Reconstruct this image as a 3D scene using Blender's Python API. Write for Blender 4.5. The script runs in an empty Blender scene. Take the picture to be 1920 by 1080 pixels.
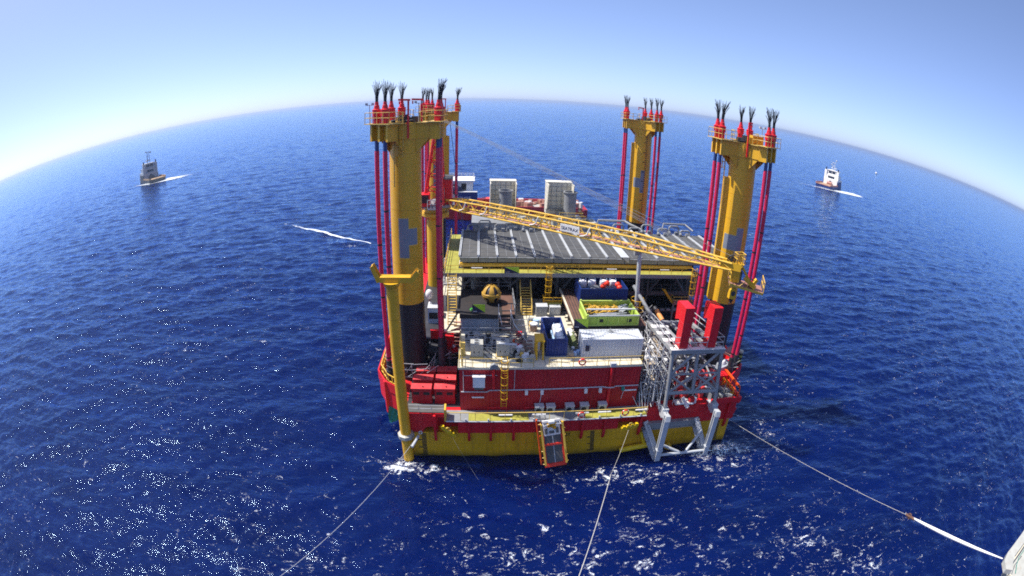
import bpy, math, random
import numpy as np
from mathutils import Vector, Matrix
random.seed(7); rng = np.random.default_rng(7)
sc = bpy.context.scene
COL = sc.collection
# ---------------------------------------------------------------- camera (wide fisheye lens), sky, sun, exposure
cd = bpy.data.cameras.new('camera'); cam = bpy.data.objects.new('camera', cd); COL.objects.link(cam); sc.camera = cam
CR = (0.99770836, -0.06131778, 0.02860362); CU = (-0.00362258, 0.37373212, 0.92752961); CF = (0.06756414, 0.92550766, -0.37265353)
CL = (-10.5628, -66.0507, 40.0)
cam.matrix_world = Matrix([[CR[i], CU[i], -CF[i], CL[i]] for i in range(3)] + [[0, 0, 0, 1]])
cd.type = 'PANO'; cd.panorama_type = 'FISHEYE_LENS_POLYNOMIAL'; cd.fisheye_fov = math.radians(220)
cd.sensor_width = 36; cd.sensor_height = 20.25; cd.clip_start = 0.1; cd.clip_end = 60000
cd.fisheye_polynomial_k0 = 0.0; cd.fisheye_polynomial_k1 = -5.60756777e-02; cd.fisheye_polynomial_k2 = -3.40699909e-04
cd.fisheye_polynomial_k3 = 2.63282371e-05; cd.fisheye_polynomial_k4 = -1.58812980e-06
HAZE = 1.5e-4
SUN_AZ, SUN_EL = -74.0, 57.0            # degrees, azimuth from +Y towards +X
w = bpy.data.worlds.new('World'); sc.world = w; w.use_nodes = True
nt = w.node_tree; bg = nt.nodes['Background']; sky = nt.nodes.new('ShaderNodeTexSky'); sky.sky_type = 'NISHITA'
sky.sun_disc = False; sky.sun_elevation = math.radians(SUN_EL); sky.sun_rotation = math.radians(SUN_AZ)
sky.air_density = 0.5; sky.dust_density = 0.65; sky.ozone_density = 6.0; sky.altitude = 0
gm = nt.nodes.new('ShaderNodeGamma'); gm.inputs[1].default_value = 0.72; tn = nt.nodes.new('ShaderNodeMixRGB'); tn.blend_type = 'MULTIPLY'; tn.inputs[0].default_value = 1.0; tn.inputs[2].default_value = (1.32, 1.31, 1.50, 1)
nt.links.new(sky.outputs[0], gm.inputs[0]); nt.links.new(gm.outputs[0], tn.inputs[1]); nt.links.new(tn.outputs[0], bg.inputs[0]); bg.inputs[1].default_value = 0.15
sd = bpy.data.lights.new('sun', 'SUN'); sd.energy = 4.6; sd.angle = math.radians(0.53); sd.color = (1.0, 0.95, 0.87)
so = bpy.data.objects.new('sun', sd); COL.objects.link(so)
a, e = math.radians(SUN_AZ), math.radians(SUN_EL)
sdir = Vector((math.sin(a) * math.cos(e), math.cos(a) * math.cos(e), math.sin(e)))
so.rotation_euler = sdir.to_track_quat('Z', 'Y').to_euler(); so.location = (-60, 20, 120)
vs = sc.view_settings; vs.view_transform = 'Standard'; vs.look = 'None'; vs.exposure = 0.70; vs.gamma = 1.0
sc.cycles.max_bounces = 6; sc.cycles.sample_clamp_indirect = 4.0; sc.cycles.volume_bounces = 0; sc.cycles.use_denoising = False; sc.cycles.caustics_reflective = False; sc.cycles.caustics_refractive = False; sc.cycles.filter_width = 1.75; sc.cycles.sample_clamp_direct = 30.0; sc.cycles.use_adaptive_sampling = False

# ---------------------------------------------------------------- materials
MATS = {}
def mat(name, col, rough=0.5, metal=0.0, var=0.18, dirt=None, dirt_amt=0.35, scale=0.8, bump=0.0, streak=False, spec=0.4, seam=None, growth=None):
    if name in MATS: return MATS[name]
    m = bpy.data.materials.new(name); m.use_nodes = True; n = m.node_tree; N = n.nodes; L = n.links
    p = N['Principled BSDF']; p.inputs['Roughness'].default_value = rough; p.inputs['Metallic'].default_value = metal
    p.inputs['Specular IOR Level'].default_value = spec
    tc = N.new('ShaderNodeTexCoord'); geo = N.new('ShaderNodeNewGeometry')
    mp = N.new('ShaderNodeMapping'); L.new(geo.outputs['Position'], mp.inputs[0])
    mp.inputs['Scale'].default_value = (1, 1, 0.12) if streak else (1, 1, 1)
    n1 = N.new('ShaderNodeTexNoise'); n1.inputs['Scale'].default_value = scale; n1.inputs['Detail'].default_value = 7; n1.inputs['Roughness'].default_value = 0.65
    L.new(mp.outputs[0], n1.inputs[0])
    mx = N.new('ShaderNodeMixRGB'); mx.blend_type = 'MULTIPLY'; mx.inputs[0].default_value = 1.0
    mr = N.new('ShaderNodeMapRange'); mr.inputs[1].default_value = 0.3; mr.inputs[2].default_value = 0.7
    mr.inputs[3].default_value = 1 - var; mr.inputs[4].default_value = 1 + var * 0.6
    L.new(n1.outputs[0], mr.inputs[0])
    mx.inputs[1].default_value = (*col, 1); L.new(mr.outputs[0], mx.inputs[2])
    out = mx.outputs[0]
    if dirt:
        n2 = N.new('ShaderNodeTexNoise'); n2.inputs['Scale'].default_value = scale * 2.3; n2.inputs['Detail'].default_value = 8; n2.inputs['Roughness'].default_value = 0.7
        L.new(mp.outputs[0], n2.inputs[0])
        m2 = N.new('ShaderNodeMapRange'); m2.inputs[1].default_value = 0.54; m2.inputs[2].default_value = 0.72; m2.inputs[3].default_value = 0; m2.inputs[4].default_value = dirt_amt
        L.new(n2.outputs[0], m2.inputs[0])
        dx = N.new('ShaderNodeMixRGB'); L.new(m2.outputs[0], dx.inputs[0]); L.new(out, dx.inputs[1]); dx.inputs[2].default_value = (*dirt, 1)
        out = dx.outputs[0]
    if seam or growth:
        sp = N.new('ShaderNodeSeparateXYZ'); L.new(geo.outputs['Position'], sp.inputs[0])
    def math2(op, a_, b_, c_=None):
        q_ = N.new('ShaderNodeMath'); q_.operation = op
        for i_, v_ in enumerate((a_, b_, c_)):
            if v_ is None: continue
            if isinstance(v_, (int, float)): q_.inputs[i_].default_value = v_
            else: L.new(v_, q_.inputs[i_])
        return q_.outputs[0]
    if seam:                                        # weld seams between plates
        ln_ = None
        for k_, s_ in zip('XZ', seam):
            if not s_: continue
            fr = math2('FRACT', math2('MULTIPLY', sp.outputs[k_], 1.0 / s_), 0); lt = math2('LESS_THAN', fr, 0.07 / s_); ln_ = lt if ln_ is None else math2('MAXIMUM', ln_, lt)
        sx_ = N.new('ShaderNodeMixRGB'); L.new(math2('MULTIPLY', ln_, 0.5), sx_.inputs[0]); L.new(out, sx_.inputs[1]); sx_.inputs[2].default_value = (col[0] * .45, col[1] * .42, col[2] * .4, 1); out = sx_.outputs[0]
    if growth:                                      # weed and slime at the waterline
        gz = math2('ADD', sp.outputs['Z'], math2('MULTIPLY', n1.outputs[0], -1.6)); gr = N.new('ShaderNodeMapRange'); L.new(gz, gr.inputs[0]); gr.inputs[1].default_value = growth - 1.0; gr.inputs[2].default_value = growth + .15; gr.inputs[3].default_value = .85; gr.inputs[4].default_value = 0
        gx = N.new('ShaderNodeMixRGB'); L.new(gr.outputs[0], gx.inputs[0]); L.new(out, gx.inputs[1]); gx.inputs[2].default_value = (.035, .045, .012, 1); out = gx.outputs[0]
    L.new(out, p.inputs['Base Color'])
    if bump:
        b = N.new('ShaderNodeBump'); b.inputs['Strength'].default_value = bump; b.inputs['Distance'].default_value = 0.05
        n3 = N.new('ShaderNodeTexNoise'); n3.inputs['Scale'].default_value = 6; n3.inputs['Detail'].default_value = 4
        L.new(geo.outputs['Position'], n3.inputs[0]); L.new(n3.outputs[0], b.inputs['Height']); L.new(b.outputs[0], p.inputs['Normal'])
    MATS[name] = m
    return m
RUST = (0.11, 0.045, 0.02)
M_Y = mat('yellow_paint', (0.68, 0.385, 0.015), 0.45, var=0.12, dirt=(0.25, 0.13, 0.02), dirt_amt=0.3, streak=True)
M_YH = mat('hull_yellow_paint', (0.66, 0.37, 0.02), 0.5, var=0.2, dirt=(0.22, 0.16, 0.03), dirt_amt=0.5, streak=True)
M_YW = mat('waterline_yellow_paint', (0.72, 0.39, 0.008), 0.5, var=0.2, dirt=(0.20, 0.13, 0.03), dirt_amt=0.55, streak=True, seam=(4.1, 1.9), growth=-.1)
M_YL = mat('leg_yellow_paint', (0.70, 0.385, 0.020), 0.42, var=0.16, dirt=(0.34, 0.16, 0.03), dirt_amt=0.4, streak=True, seam=(0, 3.1))
M_YB = mat('boom_yellow_paint', (0.68, 0.42, 0.05), 0.45, var=0.15, dirt=(0.28, 0.16, 0.05), dirt_amt=0.3)
M_YG = mat('yellow_green_grating', (0.34, 0.32, 0.055), 0.6, var=0.3, dirt=(0.16, 0.16, 0.07), dirt_amt=0.7, scale=1.6)
M_YR = mat('pale_yellow_rail', (0.62, 0.43, 0.10), 0.5)
M_R = mat('red_paint', (0.64, 0.011, 0.020), 0.42, var=0.22, dirt=(0.28, 0.03, 0.025), dirt_amt=0.5, streak=True)
M_RH = mat('hull_red_paint', (0.66, 0.012, 0.020), 0.45, var=0.25, dirt=(0.26, 0.04, 0.025), dirt_amt=0.6, streak=True, seam=(3.9, 2.6))
M_RT = mat('red_tendon_sleeve', (0.58, 0.016, 0.075), 0.4, var=0.12, scale=2)
M_RB = mat('faded_red_paint', (0.60, 0.055, 0.06), 0.5, var=0.2, dirt=(0.5, 0.2, 0.18), dirt_amt=0.5)
M_RW = mat('crimson_cladding', (0.42, 0.007, 0.016), 0.45, var=0.2, dirt=(0.2, 0.02, 0.02), dirt_amt=0.4, streak=True)
M_OR = mat('orange_paint', (0.85, 0.10, 0.012), 0.45, var=0.15, dirt=(0.4, 0.08, 0.03))
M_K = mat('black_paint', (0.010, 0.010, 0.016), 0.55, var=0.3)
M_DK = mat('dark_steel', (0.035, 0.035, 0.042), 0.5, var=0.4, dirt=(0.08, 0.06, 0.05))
M_MK = mat('marking_black', (0.012, 0.012, 0.012), 0.6)
M_BL = mat('blue_sleeve', (0.02, 0.05, 0.19), 0.45)
M_W = mat('white_paint', (0.78, 0.77, 0.74), 0.5, var=0.1, dirt=(0.45, 0.42, 0.37), dirt_amt=0.35)
M_CR = mat('cream_deck', (0.62, 0.57, 0.44), 0.6, var=0.18, dirt=(0.34, 0.29, 0.21), dirt_amt=0.6, scale=0.6)
M_G = mat('grey_steel', (0.27, 0.275, 0.28), 0.45, var=0.15, dirt=(0.22, 0.2, 0.18), dirt_amt=0.35)
M_GL = mat('light_grey_paint', (0.47, 0.49, 0.51), 0.5, var=0.12, dirt=(0.3, 0.28, 0.25), dirt_amt=0.35)
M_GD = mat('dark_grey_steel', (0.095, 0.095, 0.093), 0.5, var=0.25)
M_GM = mat('mid_grey_steel', (0.24, 0.25, 0.26), 0.5, var=0.2, dirt=(0.14, 0.12, 0.1))
M_SC = mat('galvanised_tube', (0.52, 0.52, 0.52), 0.4, metal=0.3, var=0.2)
M_PL = mat('timber_plank', (0.42, 0.34, 0.25), 0.8, var=0.3, scale=1.5)
M_BE = mat('beige_unit', (0.40, 0.39, 0.34), 0.5, var=0.1, dirt=(0.3, 0.27, 0.2))
M_CB = mat('container_blue', (0.010, 0.032, 0.17), 0.45, var=0.2, dirt=(0.05, 0.04, 0.04))
M_GN = mat('lime_green_paint', (0.36, 0.50, 0.06), 0.5, var=0.15, dirt=(0.2, 0.22, 0.07))
M_LG = mat('bright_green_panel', (0.42, 0.62, 0.03), 0.5)
M_NV = mat('navy_panel', (0.012, 0.013, 0.05), 0.45)
M_BR = mat('rusty_brown_deck', (0.13, 0.065, 0.045), 0.7, var=0.3, dirt=(0.24, 0.12, 0.08), dirt_amt=0.5, scale=1.2)
M_BK = mat('black_deck', (0.022, 0.018, 0.018), 0.75, var=0.4, dirt=(0.07, 0.04, 0.03), dirt_amt=0.5)  # near-black colour for the raised deck and the front beams
M_BG = mat('white_fabric', (0.76, 0.77, 0.79), 0.8, var=0.1)
M_BGB = mat('pale_blue_fabric', (0.34, 0.5, 0.72), 0.8, var=0.1)
M_CG = mat('grey_container_paint', (0.30, 0.33, 0.38), 0.5, var=0.12, dirt=(0.2, 0.18, 0.16), streak=True)
M_CW = mat('white_container_paint', (0.50, 0.53, 0.58), 0.45, var=0.08, dirt=(0.42, 0.38, 0.33), streak=True)
M_RBU = mat('orange_red_buoy', (0.85, 0.05, 0.02), 0.4)
M_GR = mat('paint_patch_grey', (0.20, 0.23, 0.28), 0.5, var=0.1)
M_TE = mat('teal_net', (0.02, 0.22, 0.17), 0.8, var=0.3, scale=3)
M_RO = mat('rope_white', (0.50, 0.48, 0.43), 0.8, var=0.25, scale=4)
M_GLASS = mat('dark_glass', (0.015, 0.02, 0.03), 0.12, spec=0.6)
M_TAN = mat('tan_wood_deck', (0.42, 0.28, 0.16), 0.7, var=0.25, scale=1.0)
M_CS = mat('cream_cladding', (0.66, 0.62, 0.50), 0.5, var=0.1)
M_ST = mat('strand_steel', (0.02, 0.02, 0.022), 0.5)
M_PK = mat('primer_pink', (0.42, 0.2, 0.16), 0.6, var=0.2)

# ---------------------------------------------------------------- mesh builder
class B:
    def __init__(s): s.v = []; s.f = []
    def add(s, vs_, fs):
        o = len(s.v); s.v += [tuple(p) for p in vs_]; s.f += [tuple(i + o for i in f) for f in fs]; return s
    def box(s, x0, x1, y0, y1, z0, z1):
        v = [(x, y, z) for z in (z0, z1) for y in (y0, y1) for x in (x0, x1)]
        return s.add(v, [(0, 2, 3, 1), (4, 5, 7, 6), (0, 1, 5, 4), (2, 6, 7, 3), (0, 4, 6, 2), (1, 3, 7, 5)])
    def cbox(s, x, y, z, sx, sy, sz, rz=0.0):       # centre x,y and base z
        c, n = math.cos(rz), math.sin(rz)
        v = []
        for dz in (0, sz):
            for dy in (-sy / 2, sy / 2):
                for dx in (-sx / 2, sx / 2): v.append((x + dx * c - dy * n, y + dx * n + dy * c, z + dz))
        return s.add(v, [(0, 2, 3, 1), (4, 5, 7, 6), (0, 1, 5, 4), (2, 6, 7, 3), (0, 4, 6, 2), (1, 3, 7, 5)])
    def tube(s, p, q, r, n=8, r2=None, caps=True):
        p, q = Vector(p), Vector(q); d = q - p
        if d.length < 1e-6: return s
        z = d.normalized(); x = z.orthogonal().normalized(); y = z.cross(x); r2 = r if r2 is None else r2
        v = []
        for c, rr in ((p, r), (q, r2)):
            for i in range(n):
                t = 2 * math.pi * i / n; v.append(c + x * math.cos(t) * rr + y * math.sin(t) * rr)
        f = [(i, (i + 1) % n, n + (i + 1) % n, n + i) for i in range(n)]
        if caps: f += [tuple(range(n - 1, -1, -1)), tuple(range(n, 2 * n))]
        return s.add(v, f)
    def path(s, pts, r, n=8):
        pts = [Vector(p) for p in pts]
        rings = []; 
        x = None
        for i, p in enumerate(pts):
            d = (pts[min(i + 1, len(pts) - 1)] - pts[max(i - 1, 0)]).normalized()
            x = d.orthogonal().normalized() if x is None else (x - d * x.dot(d)).normalized()
            y = d.cross(x)
            rings.append([p + x * math.cos(2 * math.pi * k / n) * r + y * math.sin(2 * math.pi * k / n) * r for k in range(n)])
        v = [q for rg in rings for q in rg]; f = []
        for i in range(len(rings) - 1):
            for k in range(n): f.append((i * n + k, i * n + (k + 1) % n, (i + 1) * n + (k + 1) % n, (i + 1) * n + k))
        f += [tuple(range(n - 1, -1, -1)), tuple(range((len(rings) - 1) * n, len(rings) * n))]
        return s.add(v, f)
    def beam(s, p, q, wd, ht, up=(0, 0, 1)):
        p, q = Vector(p), Vector(q); z = (q - p).normalized(); u = Vector(up)
        if abs(z.dot(u)) > 0.98: u = Vector((0, 1, 0))
        x = z.cross(u).normalized(); y = x.cross(z)
        v = [c + x * a_ * wd / 2 + y * b_ * ht / 2 for c in (p, q) for a_, b_ in ((-1, -1), (1, -1), (1, 1), (-1, 1))]
        return s.add(v, [(3, 2, 1, 0), (4, 5, 6, 7), (0, 1, 5, 4), (1, 2, 6, 5), (2, 3, 7, 6), (3, 0, 4, 7)])
    def ext(s, poly, fn, a0, a1):                   # poly extruded; fn(u, v, a) -> point
        n = len(poly); v = [fn(u, w_, a0) for u, w_ in poly] + [fn(u, w_, a1) for u, w_ in poly]
        f = [tuple(range(n - 1, -1, -1)), tuple(range(n, 2 * n))] + [(i, (i + 1) % n, n + (i + 1) % n, n + i) for i in range(n)]
        return s.add(v, f)
    def pz(s, poly, z0, z1): return s.ext(poly, lambda u, w_, a_: (u, w_, a_), z0, z1)
    def py(s, poly, y0, y1): return s.ext(poly, lambda u, w_, a_: (u, a_, w_), y0, y1)
    def px(s, poly, x0, x1): return s.ext(poly, lambda u, w_, a_: (a_, u, w_), x0, x1)
    def lathe(s, prof, n=20, c=(0, 0, 0)):
        v = [(c[0] + r * math.cos(2 * math.pi * k / n), c[1] + r * math.sin(2 * math.pi * k / n), c[2] + z) for r, z in prof for k in range(n)]
        f = [(i * n + k, i * n + (k + 1) % n, (i + 1) * n + (k + 1) % n, (i + 1) * n + k) for i in range(len(prof) - 1) for k in range(n)]
        f += [tuple(range(n - 1, -1, -1)), tuple(range((len(prof) - 1) * n, len(prof) * n))]
        return s.add(v, f)
    def ball(s, c, r, n=14, m=9, sx=1, sy=1, sz=1):
        v = [(c[0], c[1], c[2] - r * sz)]
        for i in range(1, m):
            t = math.pi * i / m - math.pi / 2
            for k in range(n): v.append((c[0] + r * sx * math.cos(t) * math.cos(2 * math.pi * k / n), c[1] + r * sy * math.cos(t) * math.sin(2 * math.pi * k / n), c[2] + r * sz * math.sin(t)))
        v.append((c[0], c[1], c[2] + r * sz)); f = []
        for k in range(n):
            f.append((0, 1 + (k + 1) % n, 1 + k)); f.append((len(v) - 1, 1 + (m - 2) * n + k, 1 + (m - 2) * n + (k + 1) % n))
            for i in range(m - 2): f.append((1 + i * n + k, 1 + i * n + (k + 1) % n, 1 + (i + 1) * n + (k + 1) % n, 1 + (i + 1) * n + k))
        return s.add(v, f)
    def ring(s, c, R, r, axis='z', n=20, m=8):
        v = []
        for i in range(n):
            t = 2 * math.pi * i / n
            for k in range(m):
                q = 2 * math.pi * k / m; a_ = (R + r * math.cos(q)); h = r * math.sin(q); u, w_ = a_ * math.cos(t), a_ * math.sin(t)
                v.append((c[0] + u, c[1] + w_, c[2] + h) if axis == 'z' else ((c[0] + u, c[1] + h, c[2] + w_) if axis == 'y' else (c[0] + h, c[1] + u, c[2] + w_)))
        return s.add(v, [(i * m + k, ((i + 1) % n) * m + k, ((i + 1) % n) * m + (k + 1) % m, i * m + (k + 1) % m) for i in range(n) for k in range(m)])
    def corr(s, p, q, z0, z1, pitch=0.36, dep=0.07, th=0.03):   # corrugated vertical sheet, ridges on the right-hand side of p->q
        p, q = Vector((p[0], p[1])), Vector((q[0], q[1])); d = q - p; ln = d.length; d = d / ln; nm = Vector((d.y, -d.x))
        n = max(1, round(ln / pitch)); pts = []
        for i in range(n):
            for t, h in ((0, 0), (0.35, 0), (0.5, dep), (0.85, dep)): pts.append(p + d * (ln * (i + t) / n) + nm * h)
        pts.append(q)
        front = pts; back = [p - nm * th, q - nm * th]
        v = [(a_.x, a_.y, z) for z in (z0, z1) for a_ in front]; m_ = len(front)
        f = [(i, i + 1, m_ + i + 1, m_ + i) for i in range(m_ - 1)]
        k = len(v); v += [(a_.x, a_.y, z) for z in (z0, z1) for a_ in back]
        f += [(k + 1, k, k + 2, k + 3), (0, m_, k + 2, k), (m_ - 1, k + 1, k + 3, 2 * m_ - 1)]
        f += [tuple(list(range(m_, 2 * m_)) + [k + 3, k + 2]), tuple(list(range(m_ - 1, -1, -1)) + [k, k + 1])]
        return s.add(v, f)
    def rail(s, pts, h=1.1, r=0.035, sp=1.5, closed=False, mid=True):
        pts = [Vector(p) for p in pts]
        if closed: pts = pts + [pts[0]]
        for p, q in zip(pts, pts[1:]):
            L_ = (q - p).length; n = max(1, round(L_ / sp))
            for i in range(n + 1):
                c = p.lerp(q, i / n); s.tube(c, c + Vector((0, 0, h)), r, 5, caps=False)
            for hh in ((h, h * 0.52) if mid else (h,)): s.tube(p + Vector((0, 0, hh)), q + Vector((0, 0, hh)), r, 5)
        return s
    def ladder(s, p, q, wd=0.5, side=(1, 0, 0), r=0.035, sp=0.32):
        p, q, sd_ = Vector(p), Vector(q), Vector(side).normalized() * wd / 2
        s.tube(p - sd_, q - sd_, r, 5); s.tube(p + sd_, q + sd_, r, 5); n = max(2, int((q - p).length / sp))
        for i in range(1, n): c = p.lerp(q, i / n); s.tube(c - sd_, c + sd_, r * 0.7, 4)
        return s
    def cage(s, p, q, out, R=0.4, r=0.03, n=6, sp=0.9):
        p, q, out = Vector(p), Vector(q), Vector(out).normalized(); side = Vector((0, 0, 1)).cross(out).normalized()
        k = max(2, round((q - p).length / sp)); arc = [math.pi * j / n for j in range(n + 1)]
        def pt(c, t): return c + side * math.cos(t) * R + out * (math.sin(t) * R * 1.5)
        for i in range(k + 1):
            c = p.lerp(q, i / k)
            for t0, t1 in zip(arc, arc[1:]): s.tube(pt(c, t0), pt(c, t1), r, 4)
        for t in arc[1:-1:2] + [arc[3]]: s.tube(pt(p, t), pt(q, t), r, 4)
        return s
    def stair(s, p, q, wd, n, side, tread=0.28, th=0.05):
        p, q, sd_ = Vector(p), Vector(q), Vector(side).normalized() * wd / 2; run = Vector((q.x - p.x, q.y - p.y, 0)).normalized()
        for i in range(n):
            c = p.lerp(q, (i + 0.5) / n); s.beam(c - sd_, c + sd_, tread, th)
        return s
def smooth(me): me.polygons.foreach_set('use_smooth', [True] * len(me.polygons))
def wl(o):
    v = Vector((0, 0, 0))
    while o is not None: v += o.location; o = o.parent
    return v
def T(name, label, cat, loc=(0, 0, 0), group=None):
    o = bpy.data.objects.new(name, None); o.empty_display_size = 0.3; COL.objects.link(o); o.location = loc
    o['label'] = label; o['category'] = cat
    if group: o['group'] = group
    return o
def O(name, b, m, par=None, label=None, cat=None, group=None, kind=None, sm=False, local=False):
    v = np.array(b.v, float)
    if par is not None: off = np.array(wl(par)) if not local else np.zeros(3)
    else: off = np.array([(v[:, 0].min() + v[:, 0].max()) / 2, (v[:, 1].min() + v[:, 1].max()) / 2, v[:, 2].min()])
    me = bpy.data.meshes.new(name); me.from_pydata([tuple(p) for p in v - off], [], b.f); me.materials.append(m)
    if sm:
        smooth(me)
        try: me.set_sharp_from_angle(angle=math.radians(40))
        except Exception: pass
    o = bpy.data.objects.new(name, me); COL.objects.link(o)
    if par is not None: o.parent = par
    else: o.location = off
    for k_, x_ in (('label', label), ('category', cat), ('group', group), ('kind', kind)):
        if x_: o[k_] = x_
    return o
def cp(root, loc, rz=0.0, label=None):
    r = root.copy(); COL.objects.link(r); r.location = loc; r.rotation_euler = (0, 0, rz)
    if label: r['label'] = label
    for ch in list(root.children):
        c = ch.copy(); COL.objects.link(c); c.parent = r
        for g in list(ch.children):
            d = g.copy(); COL.objects.link(d); d.parent = c
    return r
def textmesh(s, size, depth=0.01):
    cu = bpy.data.curves.new('txt', 'FONT'); cu.body = s; cu.size = size; cu.extrude = depth; cu.resolution_u = 2
    o = bpy.data.objects.new('txt', cu); COL.objects.link(o); dg = bpy.context.evaluated_depsgraph_get()
    me = o.evaluated_get(dg).to_mesh(); b = B(); b.add([tuple(v.co) for v in me.vertices], [tuple(p.vertices) for p in me.polygons])
    o.to_mesh_clear(); bpy.data.objects.remove(o); bpy.data.curves.remove(cu); return b
def place(b, org, ux, uy):                          # map text x,y,z into the frame (ux, uy, normal)
    ux, uy = Vector(ux).normalized(), Vector(uy).normalized(); nz = ux.cross(uy); org = Vector(org)
    b.v = [tuple(org + ux * p[0] + uy * p[1] + nz * p[2]) for p in b.v]; return b
def bez(p0, p1, sag, n=14):
    p0, p1 = Vector(p0), Vector(p1)
    return [p0.lerp(p1, i / n) - Vector((0, 0, sag * 4 * (i / n) * (1 - i / n))) for i in range(n + 1)]
# ---------------------------------------------------------------- sea
NW = 84
lam = np.exp(rng.uniform(np.log(1.5), np.log(22.0), NW)); kk = 2 * np.pi / lam
dirs = np.radians(182 + rng.normal(0, 34, NW)); ph = rng.uniform(0, 2 * np.pi, NW)
slope = 0.20 * np.sqrt(2.0 / NW) * (0.7 + 0.6 * rng.random(NW)); slope[lam > 5] *= 0.8; slope[lam > 7] *= 0.62; slope[lam > 13] *= 0.6
amp = slope / kk; kx, ky = kk * np.sin(dirs), kk * np.cos(dirs)
def wave(x, y, sp):
    h = np.zeros(x.shape, np.float32)
    for i in range(NW):
        att = np.clip(lam[i] / (2.6 * sp) - 0.6, 0, 1)
        c = np.cos(kx[i] * x + ky[i] * y + ph[i])
        h += (att * amp[i] * (c + 0.22 * (c * c - 0.5))).astype(np.float32)
    return h
def axis(neg, fine0, fine1, pos, s0, g):
    a_ = list(np.arange(fine0, fine1, s0)); s_ = s0; v = a_[-1]
    while v < pos: s_ = min(s_ * (1 + g), 900); v += s_; a_.append(v)
    s_ = s0; v = fine0; b_ = []
    while v > neg: s_ = min(s_ * (1 + g), 900); v -= s_; b_.append(v)
    return np.array(b_[::-1] + a_)
xs = axis(-15000, -62, 52, 15000, 0.34, 0.0075); ys = axis(-15000, -62, 4, 15000, 0.34, 0.0075)
X, Y = np.meshgrid(xs, ys); sx = np.gradient(xs); sy = np.gradient(ys)
SP = np.maximum(sx[None, :], sy[:, None])
Hs = wave(X, Y, SP)
nx, ny = len(xs), len(ys)
me = bpy.data.meshes.new('sea'); me.vertices.add(nx * ny)
me.vertices.foreach_set('co', np.stack([X, Y, Hs], -1).astype(np.float32).ravel())
idx = np.arange(nx * ny).reshape(ny, nx)
q = np.stack([idx[:-1, :-1], idx[:-1, 1:], idx[1:, 1:], idx[1:, :-1]], -1).reshape(-1, 4).astype(np.int32)
me.loops.add(q.size); me.loops.foreach_set('vertex_index', q.ravel()); me.polygons.add(len(q))
me.polygons.foreach_set('loop_start', np.arange(0, q.size, 4, dtype=np.int32)); me.polygons.foreach_set('loop_total', np.full(len(q), 4, np.int32))
me.update(calc_edges=True); smooth(me)
# foam: churned water against the hull and the fender post, scattered caps and painted sun glints over the open sea
fm = np.full(X.shape, 0.0)
def blob(cx, cy, rx, ry, a_): return a_ * np.exp(-((X - cx) / rx) ** 2 - ((Y - cy) / ry) ** 2)
fm += blob(-20.0, -22.6, 2.2, 1.5, 1.0) + blob(-16, -23.6, 5, 1.6, 0.5)
fm += blob(0, -25.0, 13, 2.4, 0.34) + blob(8, -25.6, 7, 2.2, 0.45) + blob(19.5, -22.5, 3.5, 1.6, 0.9) + blob(20, -27, 7, 4.5, 0.4)
fm += blob(26, -20, 6, 7, 0.42) + blob(27, -5, 4, 9, 0.32) + blob(12, -38, 16, 8, 0.25) + blob(24, -42, 5, 6, 0.25) + blob(-8, -36, 14, 7, 0.3) + blob(32, -48, 9, 7, 0.22) + blob(-14, -40, 12, 6, 0.22) + blob(-30, -38, 14, 7, 0.15)  # blobs on the left also whiten the water as painted sun glints
at = me.attributes.new('foam', 'FLOAT', 'POINT'); at.data.foreach_set('value', np.clip(fm, 0, 1.2).astype(np.float32).ravel())
m = bpy.data.materials.new('sea_water'); m.use_nodes = True; N = m.node_tree.nodes; L = m.node_tree.links; p = N['Principled BSDF']
p.inputs['Specular IOR Level'].default_value = 0.0; p.inputs['Subsurface Weight'].default_value = 1.0; p.inputs['Subsurface Radius'].default_value = (1.0, 1.4, 2.0); p.inputs['Subsurface Scale'].default_value = 2.2; p.subsurface_method = 'BURLEY'
geo = N.new('ShaderNodeNewGeometry'); atn = N.new('ShaderNodeAttribute'); atn.attribute_name = 'foam'
def noise(scale, det, rot=0.0, st=(1, 1, 1), dist=0.0, rough=0.6):
    mp = N.new('ShaderNodeMapping'); mp.inputs['Rotation'].default_value = (0, 0, rot); mp.inputs['Scale'].default_value = st
    L.new(geo.outputs['Position'], mp.inputs[0]); n_ = N.new('ShaderNodeTexNoise'); n_.inputs['Scale'].default_value = scale
    n_.inputs['Detail'].default_value = det; n_.inputs['Distortion'].default_value = dist; n_.inputs['Roughness'].default_value = rough
    L.new(mp.outputs[0], n_.inputs[0]); return n_.outputs[0]
def mth(op, a_, b_=None, clamp=False):
    n_ = N.new('ShaderNodeMath'); n_.operation = op; n_.use_clamp = clamp
    for i_, v in enumerate((a_, b_)):
        if v is None: continue
        if isinstance(v, (int, float)): n_.inputs[i_].default_value = v
        else: L.new(v, n_.inputs[i_])
    return n_.outputs[0]
def ramp(x_, a_, b_):
    n_ = N.new('ShaderNodeMapRange'); n_.interpolation_type = 'SMOOTHSTEP'; L.new(x_, n_.inputs[0]); n_.inputs[1].default_value = a_; n_.inputs[2].default_value = b_; return n_.outputs[0]
fn1 = noise(0.62, 10, 0.3, (1.0, 1.5, 1), 1.4, 0.70); fn2 = noise(0.035, 4, 0.0, (1, 1.6, 1)); fn3 = noise(3.4, 6, 0.2, (1, 1.5, 1), 0.6, 0.75)
lvl = mth('ADD', fn1, mth('MULTIPLY', atn.outputs['Fac'], 0.19))
lvl = mth('ADD', lvl, mth('MULTIPLY', mth('SUBTRACT', fn2, 0.5), 0.22)); lvl = mth('ADD', lvl, mth('MULTIPLY', mth('SUBTRACT', fn3, 0.5), 0.34))
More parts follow.
